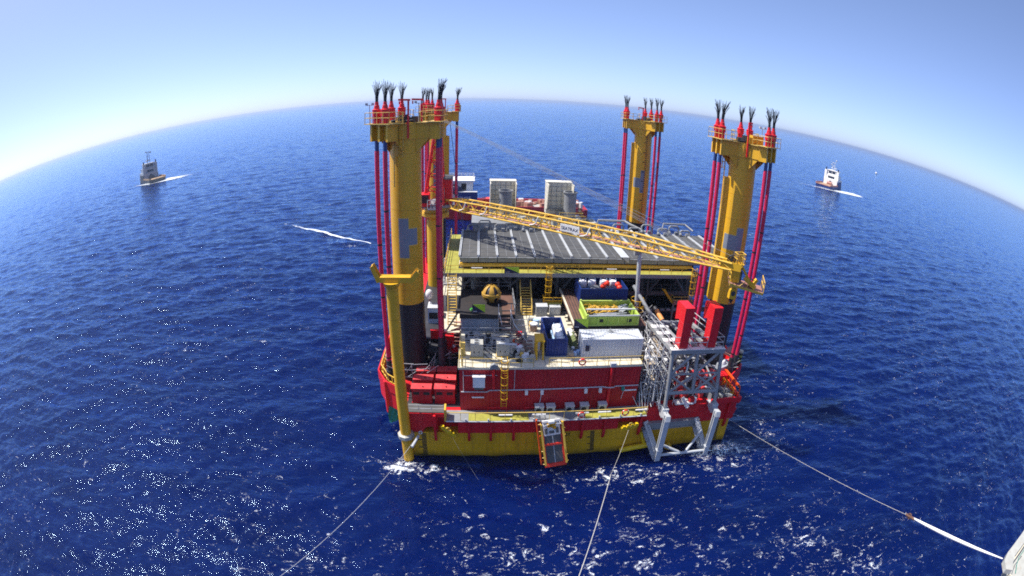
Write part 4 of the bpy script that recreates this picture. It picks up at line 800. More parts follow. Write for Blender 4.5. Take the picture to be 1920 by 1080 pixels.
r2 = random.Random(21)
for i in range(18):
    x, y = r2.choice([(r2.uniform(-6.4, -4.7), r2.uniform(-19, -12)), (r2.uniform(-.4, .8), r2.uniform(-19, -16)), (r2.uniform(-4.4, -3.3), r2.uniform(-10, -7.5)), (r2.uniform(-6.2, -5), r2.uniform(-19.2, -15))]); k = i % 4
    if k == 0: b = B().lathe([(.22, 0), (.22, .55), (.18, .58)], 12, (x, y, ZD)); nm_, m_, ca = 'gas_bottle', r2.choice((M_BGB, M_W, M_YB)), 'gas bottle'
    elif k == 1: b = B().ring((x, y, ZD + .08), .32, .07, n=16, m=6).ring((x, y, ZD + .2), .28, .06, n=16, m=6); nm_, m_, ca = 'rope_coil', r2.choice((M_MK, M_YR, M_OR)), 'rope coil'
    elif k == 2: b = B().cbox(x, y, ZD, .7, .45, .4, r2.random()).cbox(x, y, ZD + .4, .74, .49, .06, 0); nm_, m_, ca = 'tool_chest', r2.choice((M_R, M_GM, M_CB)), 'tool chest'
    else: b = B().cbox(x, y, ZD, 1.1, .9, .14, r2.random() * 3).cbox(x, y, ZD + .14, .8, .6, .35, r2.random()); nm_, m_, ca = 'loaded_pallet', r2.choice((M_PL, M_BG)), 'pallet'
    O(nm_, b, m_, None, {'gas_bottle': 'short upright gas bottle among the gear on the cream deck', 'rope_coil': 'coil of rope lying on the cream deck', 'tool_chest': 'small lidded tool chest on the cream deck', 'loaded_pallet': 'small loaded pallet on the cream deck'}[nm_], ca, {'gas_bottle': 'gas bottles on the deck', 'rope_coil': 'rope coils on the deck', 'tool_chest': 'tool chests on the deck', 'loaded_pallet': 'pallets on the deck'}[nm_])
b = B()
for i in range(5): b.path([(-12 + i * .5, -13 - i * .2, ZD + .05), (-9 + i * .8, -18.6 + i * .15, ZD + .05), (-6.6, -17.9 + i * .3, ZD + .05), (-5, -12.6, ZD + .05)], .035, 5)
O('deck_hose', b, M_MK, None, 'black hoses trailing over the cream deck around the air conditioners', 'hoses')
# ---------------------------------------------------------------- cooler deck (dark louvred roof) on its steel frame
GZ = 18.9; GX0, GX1, GY0, GY1 = -13.05, 27.35, -2.4, 10.8
cr = T('cooler_deck', 'dark louvred cooler roof with pale rails on a steel frame', 'cooler deck', (5, 1, ZD))
nb = 16; pitch = (GX1 - GX0) / nb; p0 = B(); p1 = B()
for i in range(nb):
    xa, xb = GX0 + i * pitch + 0.16, GX0 + (i + 1) * pitch - 0.16
    for j in range(7):
        ya = GY0 + j * (GY1 - GY0) / 7; yb_ = ya + (GY1 - GY0) / 7 - 0.1
        for k in range(9):
            y0 = ya + (yb_ - ya) * k / 9; y1 = ya + (yb_ - ya) * (k + 0.72) / 9; p0.add([(xa, y0, GZ - .02), (xb, y0, GZ - .02), (xb, y1, GZ + .03), (xa, y1, GZ + .03), (xa, y0, GZ - .06), (xb, y0, GZ - .06), (xb, y1, GZ - .01), (xa, y1, GZ - .01)], [(0, 1, 2, 3), (7, 6, 5, 4), (0, 4, 5, 1), (1, 5, 6, 2), (2, 6, 7, 3), (3, 7, 4, 0)])
        p1.box(xa, xb, yb_ + .01, yb_ + .07, GZ - .05, GZ + .05)
        p1.box((xa + xb) / 2 - .02, (xa + xb) / 2 + .02, ya, yb_, GZ + .032, GZ + .05)
O('louvre_panel', p0, M_GD, cr); O('cross_bar', p1, M_GM, cr)
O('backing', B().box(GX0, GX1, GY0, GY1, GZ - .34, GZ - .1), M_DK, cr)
for i in range(nb + 1):
    x = GX0 + i * pitch; b = B().box(x - .14, x - .05, GY0, GY1, GZ - .1, GZ + .2).box(x + .05, x + .14, GY0, GY1, GZ - .1, GZ + .2).box(x - .05, x + .05, GY0, GY1, GZ - .1, GZ + .08)
    if i == 9: b.box(x - .6, x + .6, GY0 - .3, GY0 + 5.6, GZ + .2, GZ + .26).py([(x - .6, GZ + .26), (x + .6, GZ + .26), (x + .6, GZ - .6)], GY0 - .36, GY0 - .3)
    O('deck_rail', b, M_GL, cr)
b = B()
for i in range(nb):
    xa, xb = GX0 + i * pitch, GX0 + (i + 1) * pitch
    b.box(xa + .05, xb - .05, GY0 - .22, GY0 - .001, GZ - .75, GZ - .08); b.box(xa + .05, xa + pitch * .48, GY0 - .3, GY0 - .23, GZ - .22, GZ - .05); b.box(xa + pitch * .54, xb - .05, GY0 - .3, GY0 - .23, GZ - .26, GZ - .1)
O('front_fascia', b, M_GM, cr)
b = B().box(GX0, 20.4, GY0 - .12, GY0 + .3, GZ - 1.15, GZ - .92); O('header_beam', b, M_YH, cr)
WZ = 17.3
b = B().box(-14.9, 20.1, -4.7, -2.65, WZ - .08, WZ).box(-15.0, -13.2, -2.64, 13.9, WZ - .08, WZ); O('walkway', b, M_YG, cr)
b = B().box(-14.95, 20.15, -4.8, -4.701, WZ - .45, WZ + .08).box(-15.1, -15.001, -4.7, 13.9, WZ - .35, WZ + .08); O('walkway_kerb', b, M_GM, cr)
b = B().box(-14.9, 20.1, -3.6, -2.7, WZ - .6, WZ - .1); O('walkway_beam', b, M_GD, cr)
b = B().rail([(-14.2, -4.66, WZ), (19.6, -4.66, WZ)], 1.1, .034, 1.7).rail([(-15.0, 13.8, WZ), (-15.0, -4.66, WZ), (-14.2, -4.66, WZ)], 1.1, .034, 1.7); b.tube((-13, -2.75, WZ + .6), (19.6, -2.75, WZ + .6), .07, 6).tube((-13, -2.8, WZ + .3), (19.6, -2.8, WZ + .3), .05, 6); O('walkway_rail', b, M_YB, cr)
board(-7.15, -4.88, 17.45, 1.9, .85, 'navy and green board on the rail of the cooler deck walkway')
for x in (6.6, 14.4, -11.4): O('strip_light', B().tube((x, -4.75, WZ + .8), (x + 1.4, -4.75, WZ + .8), .07, 6), M_W, cr)
b = B()
for x in (-12.6, -6.2, .4, 7, 13.6, 20.2, 26.6):
    for y in (-2.0, 4, 10.3): b.tube((x, y, 6.5 if x > 8 else ZD), (x, y, GZ - .35), .2, 8)
    b.tube((x, -2.0, ZD + .4), (x, 4, GZ - .5), .14, 8)
O('column', b, M_GD, cr); b = B()  # columns coloured darker to add to the shade below the roof
for x in (-12.6, -6.2, .4, 7, 13.6): b.tube((x, -2.1, ZD + 1 + (1.4 if x < 0 else 0)), (x + 3.3, -2.1, GZ - 1.3), .2, 8); b.tube((x + 6.6, -2.1, ZD + 1 + (1.4 if x < 0 else 0)), (x + 3.3, -2.1, GZ - 1.3), .2, 8)
for z in (13.3, 10.6, 7.6): b.box(8, 26, -2.4, -2.05, z, z + .6)
b.rail([(8, -2.5, 13.9), (19, -2.5, 13.9)], 1.1, .035)
O('brace', b, M_GD, cr); O('floor_slab', B().box(8.0, 26.6, -2.0, 10.2, 13.2, 13.29).box(8.0, 21.8, -2.0, 16, 10.4, 10.59), M_K, cr); O('back_wall', B().box(-12.7, 26.8, 9.9, 10.2, 6.5, GZ - .4), M_K, cr)  # dark braces, black slab and wall: under-roof shade put into their colour
b = B()
for i in range(12): b.box(9.2 + i * 1.0, 9.8 + i * 1.0, -2.75, -2.41, 11.0, 11.22) if i > 3 else None
O('edge_panel', b, M_GL, cr)
# machinery under the roof, coloured dark to deepen the shade there
b = B()
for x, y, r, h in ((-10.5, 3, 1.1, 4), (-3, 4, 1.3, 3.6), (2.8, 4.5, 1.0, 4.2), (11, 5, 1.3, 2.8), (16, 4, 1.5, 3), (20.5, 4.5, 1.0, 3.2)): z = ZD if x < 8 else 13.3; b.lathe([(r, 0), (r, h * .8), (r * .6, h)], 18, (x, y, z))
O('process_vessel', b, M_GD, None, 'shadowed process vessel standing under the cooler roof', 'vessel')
b = B()
for i in range(16):
    x, y, z = random.uniform(-12, 22), random.uniform(-1.5, 6), random.uniform(14.6, 17.4); b.path([(x, y, ZD if x < 8 else 13.3), (x, y, z), (x + .3, y, z + .3), (x + random.uniform(2, 5), y, z + .3)], random.uniform(.08, .2), 7)
for x in (10.8, 11.7): b.path([(x + 1.9, -2.6, 10.6), (x + 1.9, -2.6, 15.6), (x + 1.8, -2.4, 15.9), (x + 1.6, -1.6, 15.9)], .2, 8)
for x in (-8.9, -7.8): b.path([(x, -2.6, 14.0), (x, -2.6, 15.9), (x, -2.3, 16.2), (x, -1.5, 16.2)], .2, 8)
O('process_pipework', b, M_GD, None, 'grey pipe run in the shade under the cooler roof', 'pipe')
# caged ladders and little yellow stands
def tower_ladder(x, y, z0, z1, label, zc):
    root = T('caged_ladder', label, 'ladder', (x, y, z0), 'yellow caged ladders below the cooler deck walkway'); O('ladder', B().ladder((x, y, z0), (x, y, z1), .6, r=.045), M_Y, root); O('cage', B().cage((x, y - .05, zc), (x, y, z1), (0, -1, 0), .45, .035), M_Y, root); return root
tower_ladder(-1.35, -4.95, 13.4, 18.5, 'yellow caged ladder above the small yellow stand, left of the brown platform', 15.0)
tower_ladder(19.7, -4.95, 13.2, 18.5, 'yellow caged ladder at the right end of the cooler deck walkway', 14.6)
b = B().box(-1.9, .5, -5.6, -4.4, 13.2, 13.4); ye = T('access_stand', 'small bright yellow access stand under the caged ladder', 'stand', (-1, -7.2, ZD)); O('deck', b, M_Y, ye); O('guardrail', B().rail([(-1.9, -4.5, 13.4), (-1.9, -5.6, 13.4), (.5, -5.6, 13.4)], .9, .05, 1.0), M_Y, ye); O('leg_frame', B().cbox(-1.8, -5.5, ZD, .15, .15, .98).cbox(.4, -5.5, ZD, .15, .15, .98).cbox(-1.8, -4.5, ZD, .15, .15, .98), M_Y, ye); O('kick_plate', B().box(-1.9, .5, -5.66, -5.62, 13.2, 13.6), M_YG, ye)
b = B().box(17.0, 20.7, -5.2, -4.0, 13.0, 13.2); ye = T('access_stand', 'yellow railed landing behind the red hooded vents', 'stand', (17, -7, 6.4)); O('deck', b, M_PK, ye); O('guardrail', B().rail([(17.0, -4.1, 13.2), (17.0, -5.2, 13.2), (20.7, -5.2, 13.2)], 1.0, .05, 1.2), M_YR, ye); O('stair', B().stair((16.9, -4.6, 13.2), (15.3, -4.6, 15.2), .9, 7, (0, 1, 0)).beam((16.9, -5.1, 13.3), (15.3, -5.1, 15.3), .08, .3), M_Y, ye); O('leg_frame', B().cbox(17.1, -5.1, 6.4, .2, .2, 6.58).cbox(20.6, -5.1, 6.4, .2, .2, 6.58), M_GM, ye)
sl = T('yellow_stairs', 'long yellow stairs down from the left corner of the cooler deck walkway', 'stairs', (-13.6, -8, ZD)); O('treads', B().stair((-13.95, -4.85, WZ - .1), (-13.85, -8.6, 11.6), .95, 18, (1, 0, 0), .24), M_YR, sl); b = B()
for s_ in (-.55, .55): b.beam((-13.95 + s_, -4.85, WZ), (-13.85 + s_, -8.6, 11.7), .1, .26)
O('stringer', b, M_YB, sl)
# pale grey post with boom rest
ps = T('boom_rest_post', 'slim pale grey post with a dark saddle, beside the containers', 'post', (10.3, -8, 6.4)); O('post', B().tube((10.75, -8, 6.4), (9.9, -8, 21.6), .28, 14), M_GL, ps, sm=True); O('saddle', B().py([(9.15, 21.2), (10.05, 21.5), (10.05, 21.9), (9.75, 22.2), (9.7, 23.8), (9.35, 24.2), (9.1, 23.8)], -8.35, -7.65), M_GM, ps)
b = B()
for z in (13.6, 14.4, 15.2): b.ring((10.35, -8.2, z), .95, .05, n=16, m=5)
for k in range(8): t = k * .785; b.tube((10.35 + .95 * math.cos(t), -8.2 + .95 * math.sin(t), 13.6), (10.35 + .95 * math.cos(t), -8.2 + .95 * math.sin(t), 15.2), .04, 5)
O('post_cage', b, M_Y, ps)
# pipes on the roof back edge
for i, (x, h) in enumerate(((-11.3, 1.0), (-9.6, 1.5), (-7.0, 1.1), (-5.0, .9), (-2.6, .9), (0, .8), (9.8, 1.0), (12.4, 1.3), (15.0, 1.0), (17.5, 1.4), (20.2, 1.1), (22.6, 1.4), (24.4, .9))):
    y = GY1 - .3 + (.9 if i % 2 else 0); b = B().path([(x - .9, y - .3, GZ), (x - .9, y, GZ + h * .8), (x - .65, y, GZ + h), (x + .65, y, GZ + h), (x + .9, y, GZ + h * .8), (x + .9, y - .3, GZ)], .16, 8); b.ball((x - .9, y - .4, GZ + .3), .3, 8, 6); b.cbox(x + .3, y - .5, GZ + .05, .5, .4, .5)
    O('pipe_loop', b, M_GM, None, 'bent pipe loop behind the cooler roof, %s from the crane' % ('first second third fourth fifth sixth seventh eighth ninth tenth eleventh twelfth thirteenth'.split()[i]), 'pipe loop', 'pipe loops along the back of the cooler roof')
b = B().path([(9.3, 13.9, 19.2), (9.5, 13.9, 20.2), (14.2, 13.9, 20.2), (15.0, 13, 19.9), (17.3, 11, 19.2)], .2, 8).path([(20.8, 12.5, 19.2), (21.2, 13.0, 20.3), (25.4, 13.0, 20.3), (26.4, 11.4, 19.6)], .16, 8); O('header_pipe', b, M_G, None, 'thick white header pipes behind the cooler roof', 'pipes')
mh = T('machinery_house', 'pale grey machinery houses behind the cooler roof', 'machinery house', (0, 13, 15)); O('house_wall', B().box(-11.5, -1.5, 11.3, 17.0, 6.5, 19.9).box(-1.45, 9.4, 11.6, 17.2, 6.5, 19.3).box(9.45, 16.0, 11.6, 15, 6.5, 18.4), M_GL, mh); O('house_roof', B().box(-11.7, -1.47, 11.1, 17.2, 19.91, 20.05).box(-1.46, 9.5, 11.4, 17.4, 19.31, 19.42), M_GM, mh)
b = B()
for i in range(44): x_ = random.uniform(-9, 8.6); b.cbox(x_, random.uniform(11.8, 16), 20.06 if x_ < -1.5 else 19.43, random.uniform(.3, 1.2), random.uniform(.3, .9), random.uniform(.2, 1.1), random.random())
O('roof_plant', b, M_BE, mh); b = B()
for i in range(5): x = -6 + i * 2.6; b.rail([(x, 12.5, 20.0), (x + 2.6, 12.5, 20.0)], 1.1, .04)
O('roof_rail', b, M_YR, mh)
# intake hoods and exhaust stacks
for i, (x0, lab) in enumerate(((-8.7, 'left'), (.95, 'right'))):
    wd = 4.4; zt = 25.75; zb = 20.2; root = T('intake_hood', 'cream panelled intake hood behind the ' + lab + ' exhaust stack', 'intake hood', (x0 + wd / 2, 17, zb), 'cream intake hoods')
    b = B().box(x0, x0 + wd, 17.6, 19.5, zb, zt)
    for s_ in (0, wd - .12): b.px([(17.6, zt), (17.6, zb + 1.0), (16.6, zb + 1.0), (15.3, zt - 1.0), (15.0, zt)], x0 + s_, x0 + s_ + .12)
    O('panel_wall', b, M_CS, root); b = B()
    for k in range(6): z = zb + .6 + k * .85; b.box(x0 + .12, x0 + wd - .12, 17.55, 17.595, z, z + .05); b.box(x0 - .02, x0 - .001, 17.6 if k < 2 else 16, 19.5, z, z + .05)
    for k in range(1, 5): x = x0 + wd * k / 5; b.box(x, x + .04, 17.55, 17.596, zb, zt)
    O('panel_joint', b, M_GM, root); O('roof_lip', B().box(x0 - .08, x0 + wd + .08, 15.0, 19.6, zt + .001, zt + .12) if False else B().box(x0 - .08, x0 + wd + .08, 17.5, 19.6, zt + .001, zt + .12), M_CS, root)
    O('mesh_floor', B().box(x0 + .13, x0 + wd - .13, 16.7, 17.58, zb + 1.0, zb + 1.06), M_GM, root)
    sx_ = x0 + (2.55 if i == 0 else 3.75); root = T('exhaust_stack', 'grey cylindrical exhaust stack, the ' + lab + ' one of two', 'stack', (sx_, 15.2, 20), 'grey exhaust stacks')
    O('shell', B().lathe([(1.05, .05), (1.05, 4.4), (1.22, 4.42), (1.22, 4.6), (1.0, 4.6), (1.0, 2.5)], 28, (sx_, 15.2, 20.1)), M_GM, root, sm=True); O('inner_dark', B().lathe([(0.0, 0), (.98, 0), (.98, .02), (0, .02)], 20, (sx_, 15.2, 23.2)), M_K, root)
    O('base_platform', B().box(sx_ - 2, sx_ + 2, 13.4, 17, 20.15, 20.3), M_GL, root); O('guardrail', B().rail([(sx_ - 2, 13.4, 20.3), (sx_ + 2, 13.4, 20.3), (sx_ + 2, 16.8, 20.3)], 1.1, .045, 1.2), M_YR, root)
# ---------------------------------------------------------------- crane
ck = T('deck_crane', 'yellow lattice boom crane with red slewing mast laid across the deck', 'crane', (-17.4, 9.5, 6.4))
CX, CY = -17.4, 9.5
O('pedestal', B().lathe([(1.3, 0), (1.3, 15.2)], 28, (CX, CY, 6.4)), M_Y, ck, sm=True)
b = B().lathe([(1.3, 0), (2.2, .7), (2.2, 1.15), (1.6, 1.2), (1.6, 2.0)], 28, (CX, CY, 21.2))
O('slew_ring', b, M_YH, ck); b = B(); ringp = [(CX + 2.15 * math.cos(t), CY + 2.15 * math.sin(t), 22.4) for t in np.linspace(0, 6.283, 13)[:-1]]; b.rail(ringp, 1.0, .035, 2, closed=True); O('ring_rail', b, M_YR, ck)
O('slew_deck', B().box(-19.6, -14.6, 7.2, 12.6, 23.4, 23.7), M_GM, ck)
O('machinery_house', B().box(-17.0, -14.7, 8.2, 12.2, 23.72, 27.6), M_R, ck); O('house_roof', B().box(-17.1, -14.6, 8.1, 12.3, 27.61, 27.75), M_GD, ck); O('house_door', B().box(-16.5, -15.8, 8.14, 8.19, 23.9, 26.4), M_GL, ck)
O('operator_cab', B().pz([(-19.5, 6.6), (-18.0, 6.6), (-18.0, 8.6), (-19.5, 8.6)], 23.72, 25.6), M_R, ck); O('cab_window', B().box(-19.4, -18.1, 6.52, 6.59, 24.3, 25.4), M_GLASS, ck); O('cab_platform', B().box(-18.2, -16.2, 6.2, 7.19, 23.3, 23.5).rail([(-18.2, 6.2, 23.5), (-16.2, 6.2, 23.5)], 1.3, .05, .5), M_GL, ck)
b = B(); tp = [(-17.15, 8.8), (-16.55, 8.8), (-16.55, 9.6), (-17.15, 9.6)]; bt = [(-19.0, 7.6), (-15.9, 7.6), (-15.9, 11.6), (-19.0, 11.6)]
def mz(k, i): return Vector((bt[i][0] + (tp[i][0] - bt[i][0]) * k, bt[i][1] + (tp[i][1] - bt[i][1]) * k, 23.7 + 13.2 * k))
for i in range(4):
    b.tube(mz(0, i), mz(1, i), .17, 8)
    for k in range(6): a_, c_ = k / 6, (k + 1) / 6; b.tube(mz(a_, i), mz(c_, (i + 1) % 4), .07, 5); b.tube(mz(c_, i), mz(c_, (i + 1) % 4), .09, 6)
b.box(-17.4, -16.3, 8.5, 9.9, 36.7, 37.3); b.tube((-16.5, 8.9, 23.7), (-16.5, 8.9, 31), .3, 10); O('mast', b, mat('mast_red', (.75, .02, .02), .45), ck)
# boom
P0, P1 = Vector((-15.75, 9.0, 23.95)), Vector((16.3, -21.3, 24.62)); bu = (P1 - P0).normalized(); BL = (P1 - P0).length; bw = Vector((-bu.y, bu.x, 0)).normalized() * -1; bv = bw.cross(bu).normalized(); bv = bv if bv.z > 0 else -bv
def sec(t):       # half width, half height along the boom
    if t < .09: k = t / .09; return .55 + .45 * k, .5 + .22 * k
    if t > .72: k = (t - .72) / .28; return 1.0 - .45 * k, .72 - .36 * k
    return 1.0, .72
def bp_(t, s_, h): a_, c_ = sec(t); return P0 + bu * (BL * t) + bw * (a_ * s_) + bv * (c_ * h)
b = B(); NS = 34
for s_ in (-1, 1):
    for h in (-1, 1):
        for t0, t1 in ((0, .09), (.09, .72), (.72, 1)): b.tube(bp_(t0, s_, h), bp_(t1, s_, h), .125, 8)
O('boom_chord', b, M_YB, ck); b = B()
for i in range(NS):
    t0, t1 = i / NS, (i + 1) / NS; f_ = 1 if i % 2 else -1
    for s_ in (-1, 1): b.tube(bp_(t0, s_, f_), bp_(t1, s_, -f_), .065, 5)
    for h in (-1, 1): b.tube(bp_(t0, f_, h), bp_(t1, -f_, h), .06, 5)
O('boom_lacing', b, M_YB, ck); b = B()
for t in (.09, .26, .43, .60, .77):
    for s_ in (-1, 1): b.tube(bp_(t, s_, -1), bp_(t, s_, 1), .08, 6)
    b.tube(bp_(t, -1, 1), bp_(t, 1, 1), .07, 6); b.tube(bp_(t, -1, -1), bp_(t, 1, -1), .07, 6)
b.add([bp_(t, s_, -1.0) for t in (0, .09) for s_ in (-.9, .9)], [(0, 1, 3, 2)]); O('boom_frame', b, M_Y, ck)
b = B()
for t in (.115, .21, .41, .585): b.path([bp_(t + .012, 1.15, 1.05), bp_(t + .004, 1.2, -.2), bp_(t - .008, 1.1, -.6), bp_(t - .02, 1.1, -.75)], .08, 6)
O('boom_bracket', b, M_W, ck); b = B()
for i in range(40): t = .25 + i * .018; b.tube(bp_(t, -.35, -1.0), bp_(t, .35, -1.0), .03, 4)
b.beam(bp_(.12, 0, -1.05), bp_(.97, 0, -1.05), .5, .05); O('boom_walkway', b, M_PK, ck)
b = B()
for t0, t1 in ((.2, .55), (.55, .97)): b.tube(bp_(t0, .2, .4), bp_(t1, .1, .3), .04, 5)
O('boom_hose', b, M_DK, ck)
# sign on the boom side
c0 = bp_(.50, 1.16, .9); c1 = c0 + bu * 2.8; b = B().beam(c0 - bv * .55, c1 - bv * .55, .05, .92, up=bv); O('boom_sign', b, M_W, ck)
tx = textmesh('SEATRAX', .56, .006); w_ = max(p_[0] for p_ in tx.v); tx.v = [(p_[0] / w_ * 2.5, p_[1], p_[2]) for p_ in tx.v]
O('sign_lettering', place(tx, c0 + bu * .15 - bv * .77 + bw * .04, bu, bv), M_NV, ck)
# boom tip
th = B(); th.beam(bp_(.97, -.8, .2), bp_(1.0, -.8, .2) + bu * 1.1, .12, .8); th.beam(bp_(.97, .8, .2), bp_(1.0, .8, .2) + bu * 1.1, .12, .8); th.beam(P1 + bv * .4 + bu * .2, P1 + bv * .2 + bu * 1.2, 1.0, .12); O('boom_head', th, M_Y, ck)
b = B()
for s_ in (-.3, .3): c = P1 + bu * -.3 + bw * s_ + bv * .65; 
sh_ = B()
for s_ in (-.28, .28):
    c = P1 - bu * .2 + bw * s_ + bv * .7
    n_ = 20; ax_ = bw.normalized()
    for j in range(n_):
        t0, t1 = 2 * math.pi * j / n_, 2 * math.pi * (j + 1) / n_; sh_.tube(c + bu * (.42 * math.cos(t0)) + bv * (.42 * math.sin(t0)), c + bu * (.42 * math.cos(t1)) + bv * (.42 * math.sin(t1)), .07, 6)
    sh_.tube(c - ax_ * .05, c + ax_ * .05, .2, 10)
O('sheave', sh_, M_MK, ck)
b = B(); cc = Vector((16.9, -21.6, 25.0)); b.rail([cc + Vector(q_) for q_ in ((-.5, -.45, 0), (.5, -.45, 0), (.5, .45, 0), (-.5, .45, 0))], 1.15, .045, .35, closed=True); b.cbox(cc.x, cc.y, cc.z - .06, 1.05, .95, .06); O('tip_basket', b, M_YB, ck)
# hanging tip platform
tpz = 22.35; ta_, tb_, tc_, td_ = Vector((15.7, -22.3, 22.9)), Vector((20.3, -22.6, 21.85)), Vector((20.9, -21.0, 22.2)), Vector((16.3, -20.7, 23.2)); b = B().add([ta_, tb_, tc_, td_, ta_ - Vector((0, 0, .14)), tb_ - Vector((0, 0, .14)), tc_ - Vector((0, 0, .14)), td_ - Vector((0, 0, .14))], [(0, 1, 2, 3), (7, 6, 5, 4), (0, 4, 5, 1), (1, 5, 6, 2), (2, 6, 7, 3), (3, 7, 4, 0)]); O('tip_platform', b, M_PK, ck)
b = B().beam(ta_ + Vector((0, -.03, 0)), tb_ + Vector((0, -.03, 0)), .08, .26); b.rail([tb_, tc_], 1.3, .05, .8); b.rail([ta_, td_], 1.2, .05, .8); b.tube(tb_.lerp(ta_, .5), tb_.lerp(ta_, .5) + Vector((0, 0, 1.2)), .05, 5); b.tube(tb_.lerp(ta_, .5) + Vector((0, 0, 1.1)), ta_.lerp(tb_, .25), .04, 5); O('platform_rail', b, M_YB, ck)
b = B().beam(P1 + bu * 1.2 + bv * .1, Vector((19.0, -21.8, 22.5)), .18, .22); b.beam((18.0, -21.8, 23.4), (19.3, -21.9, 22.4), .7, .5); b.beam((18.9, -21.8, 22.3), (19.6, -21.8, 23.3), .35, .35); b.beam((16.7, -21.6, 24.4), (16.7, -21.6, 22.9), .9, .4); b.cbox(17.0, -21.7, 22.9, .3, .3, 1.2); b.cbox(17.5, -21.2, 22.7, .25, .25, .9); b.beam((16.2, -21.7, 23.0), (16.2, -21.7, 24.2), .12, .12); O('tip_winch', b, M_Y, ck)
b = B().cbox(17.35, -21.3, 22.8, .5, .5, 1.3).tube((16.5, -21.2, 23.3), (17.6, -21.2, 23.3), .22, 10); O('tip_motor', b, M_GD, ck)
hk = T('hook_block', 'yellow hook block with dark hook hanging under the boom tip', 'hook block', (16.75, -21.5, 20.4)); O('block', B().ext([(-.42, 0), (-.42, 1.0), (-.2, 1.3), (.2, 1.3), (.45, .9), (.45, .1), (.2, -.1)], lambda a_, c_, h: (16.75 + a_, -21.5 + h, 21.0 + c_), -.25, .25), M_Y, hk); O('block_sheave', B().tube((16.75, -21.8, 21.6), (16.75, -21.2, 21.6), .28, 14), M_DK, hk); O('hook', B().lathe([(.3, .45), (.22, .2), (.1, 0)], 10, (16.75, -21.5, 20.45)).ring((16.75, -21.5, 20.3), .16, .06, 'y', 12, 6), M_K, hk); O('hoist_rope', B().tube((16.6, -21.5, 22.3), (16.6, -21.5, 24.4), .03, 4).tube((16.9, -21.5, 22.3), (16.9, -21.5, 24.4), .03, 4), M_K, hk)
b = B()
mt_ = Vector((-16.7, 9.0, 37.0))
for s_ in (-.75, -.25, .25, .75): b.path(bez(mt_ + bw * s_ * .5, bp_(.9, s_, 1.0) + bv * .3, .25 + .15 * s_, 16), .026, 4)
b.path(bez(mt_ + Vector((0, 0, .2)), P1 + bv * 1.0, .9, 16), .022, 4); O('pendant_line', b, M_GM, ck)
b = B().path(bez((-15.5, 14.5, 36.5), (-13.0, 14.0, 18.0), .1, 6), .05, 5); O('hoist_line', b, M_BL, None, 'dark blue hoist line hanging beside the far leg tendons', 'rope')
# ---------------------------------------------------------------- grey landing gantry on the right
gf = T('landing_gantry', 'tall grey tubular steel landing gantry hanging over the hull front', 'steel frame', (14.9, -19.5, 0)); b = B()
TL_, TR_, BL_, BR_ = Vector((10.9, -20.9, 14.35)), Vector((17.4, -20.9, 14.2)), Vector((11.15, -21.6, 6.4)), Vector((17.9, -21.6, 6.5))
TM_ = (TL_ + TR_) / 2; KL, KR = TL_.lerp(BL_, .68), TR_.lerp(BR_, .7); KM = (KL + KR) / 2; ML, MR = TL_.lerp(BL_, .38), TR_.lerp(BR_, .38); MM = (ML + MR) / 2
RL, RR = Vector((10.4, -13.4, 14.2)), Vector((16.2, -13.4, 14.1)); RLb, RRb = Vector((10.4, -13.4, 6.4)), Vector((16.2, -13.4, 6.4))
b.tube(TL_, BL_, .24, 12); b.tube(TR_, BR_, .24, 12); b.tube(RL, RLb, .2, 10); b.tube(RR, RRb, .2, 10); b.tube(TM_, KM, .22, 12)
O('post', b, M_G, gf, sm=True); b = B()
b.tube(KL, KR, .24, 12); b.tube(ML, MR, .12, 8)
for P_, Q_, S_ in ((KL, ML, TL_), (KR, MR, TR_)):
    b.tube(P_, MM, .14, 8); b.tube(Q_, KM, .14, 8); b.tube(Q_ if P_ is KL else MM, TM_ if P_ is KL else S_, .18, 8)
for f_, r0, r1 in ((TL_, RL, RLb), (TR_, RR, RRb)):
    k_, m_ = f_.lerp(BL_ if r0 is RL else BR_, .68), f_.lerp(BL_ if r0 is RL else BR_, .38); b.tube(k_, r0.lerp(r1, .75), .14, 8); b.tube(k_, r0.lerp(r1, .1), .12, 8); b.tube(m_, r0.lerp(r1, .4), .12, 8)
O('brace', b, M_G, gf, sm=True)
b = B().beam(TL_ + Vector((-.3, 0, -.05)), TR_ + Vector((.3, 0, -.05)), .6, .5).beam(RL + Vector((-.3, 0, 0)), RR + Vector((.3, 0, 0)), .5, .45)
b.beam(TL_ + Vector((0, .35, 0)), RL + Vector((0, -.3, 0)), .5, .42); b.beam(TR_ + Vector((0, .35, 0)), RR + Vector((0, -.3, 0)), .5, .42)
for t in (.28, .52, .76): b.beam(TL_.lerp(TR_, t) + Vector((0, .35, 0)), RL.lerp(RR, t) + Vector((0, -.3, 0)), .3, .38)
O('top_beam', b, M_G, gf); b = B()
for t in (.13, .3, .62, .8): c = TL_.lerp(TR_, t); b.cbox(c.x, c.y + .65, c.z + .23, .75, .6, .05)
for t in (.3, .55, .8): c = TL_.lerp(RL, t); b.cbox(c.x + .55, c.y, c.z + .22, 1.7, .8, .06)
b.beam(TL_ + Vector((-.3, 0, .24)), TR_ + Vector((.3, 0, .24)), .66, .06); O('top_plate', b, M_W, gf)
up2 = Vector((0, 0, .27)); b = B().rail([TL_ + up2, TR_ + up2, RR + up2], 1.4, .05, 1.9).rail([TL_ + up2, RL + up2], 1.3, .05, 1.5); O('top_rail', b, M_SC, gf)
for c, x in ((BL_, 10.87), (BR_, 17.55)):
    b = B().beam(c + Vector((0, .5, -.3)), (x, -23.75, 6.85), .55, .7); b.cbox(c.x, c.y, c.z - .6, .8, .8, 1.2); b.cbox(c.x, c.y + .9, c.z - .5, .7, 1.4, .5); O('shoe', b, M_GL, gf)
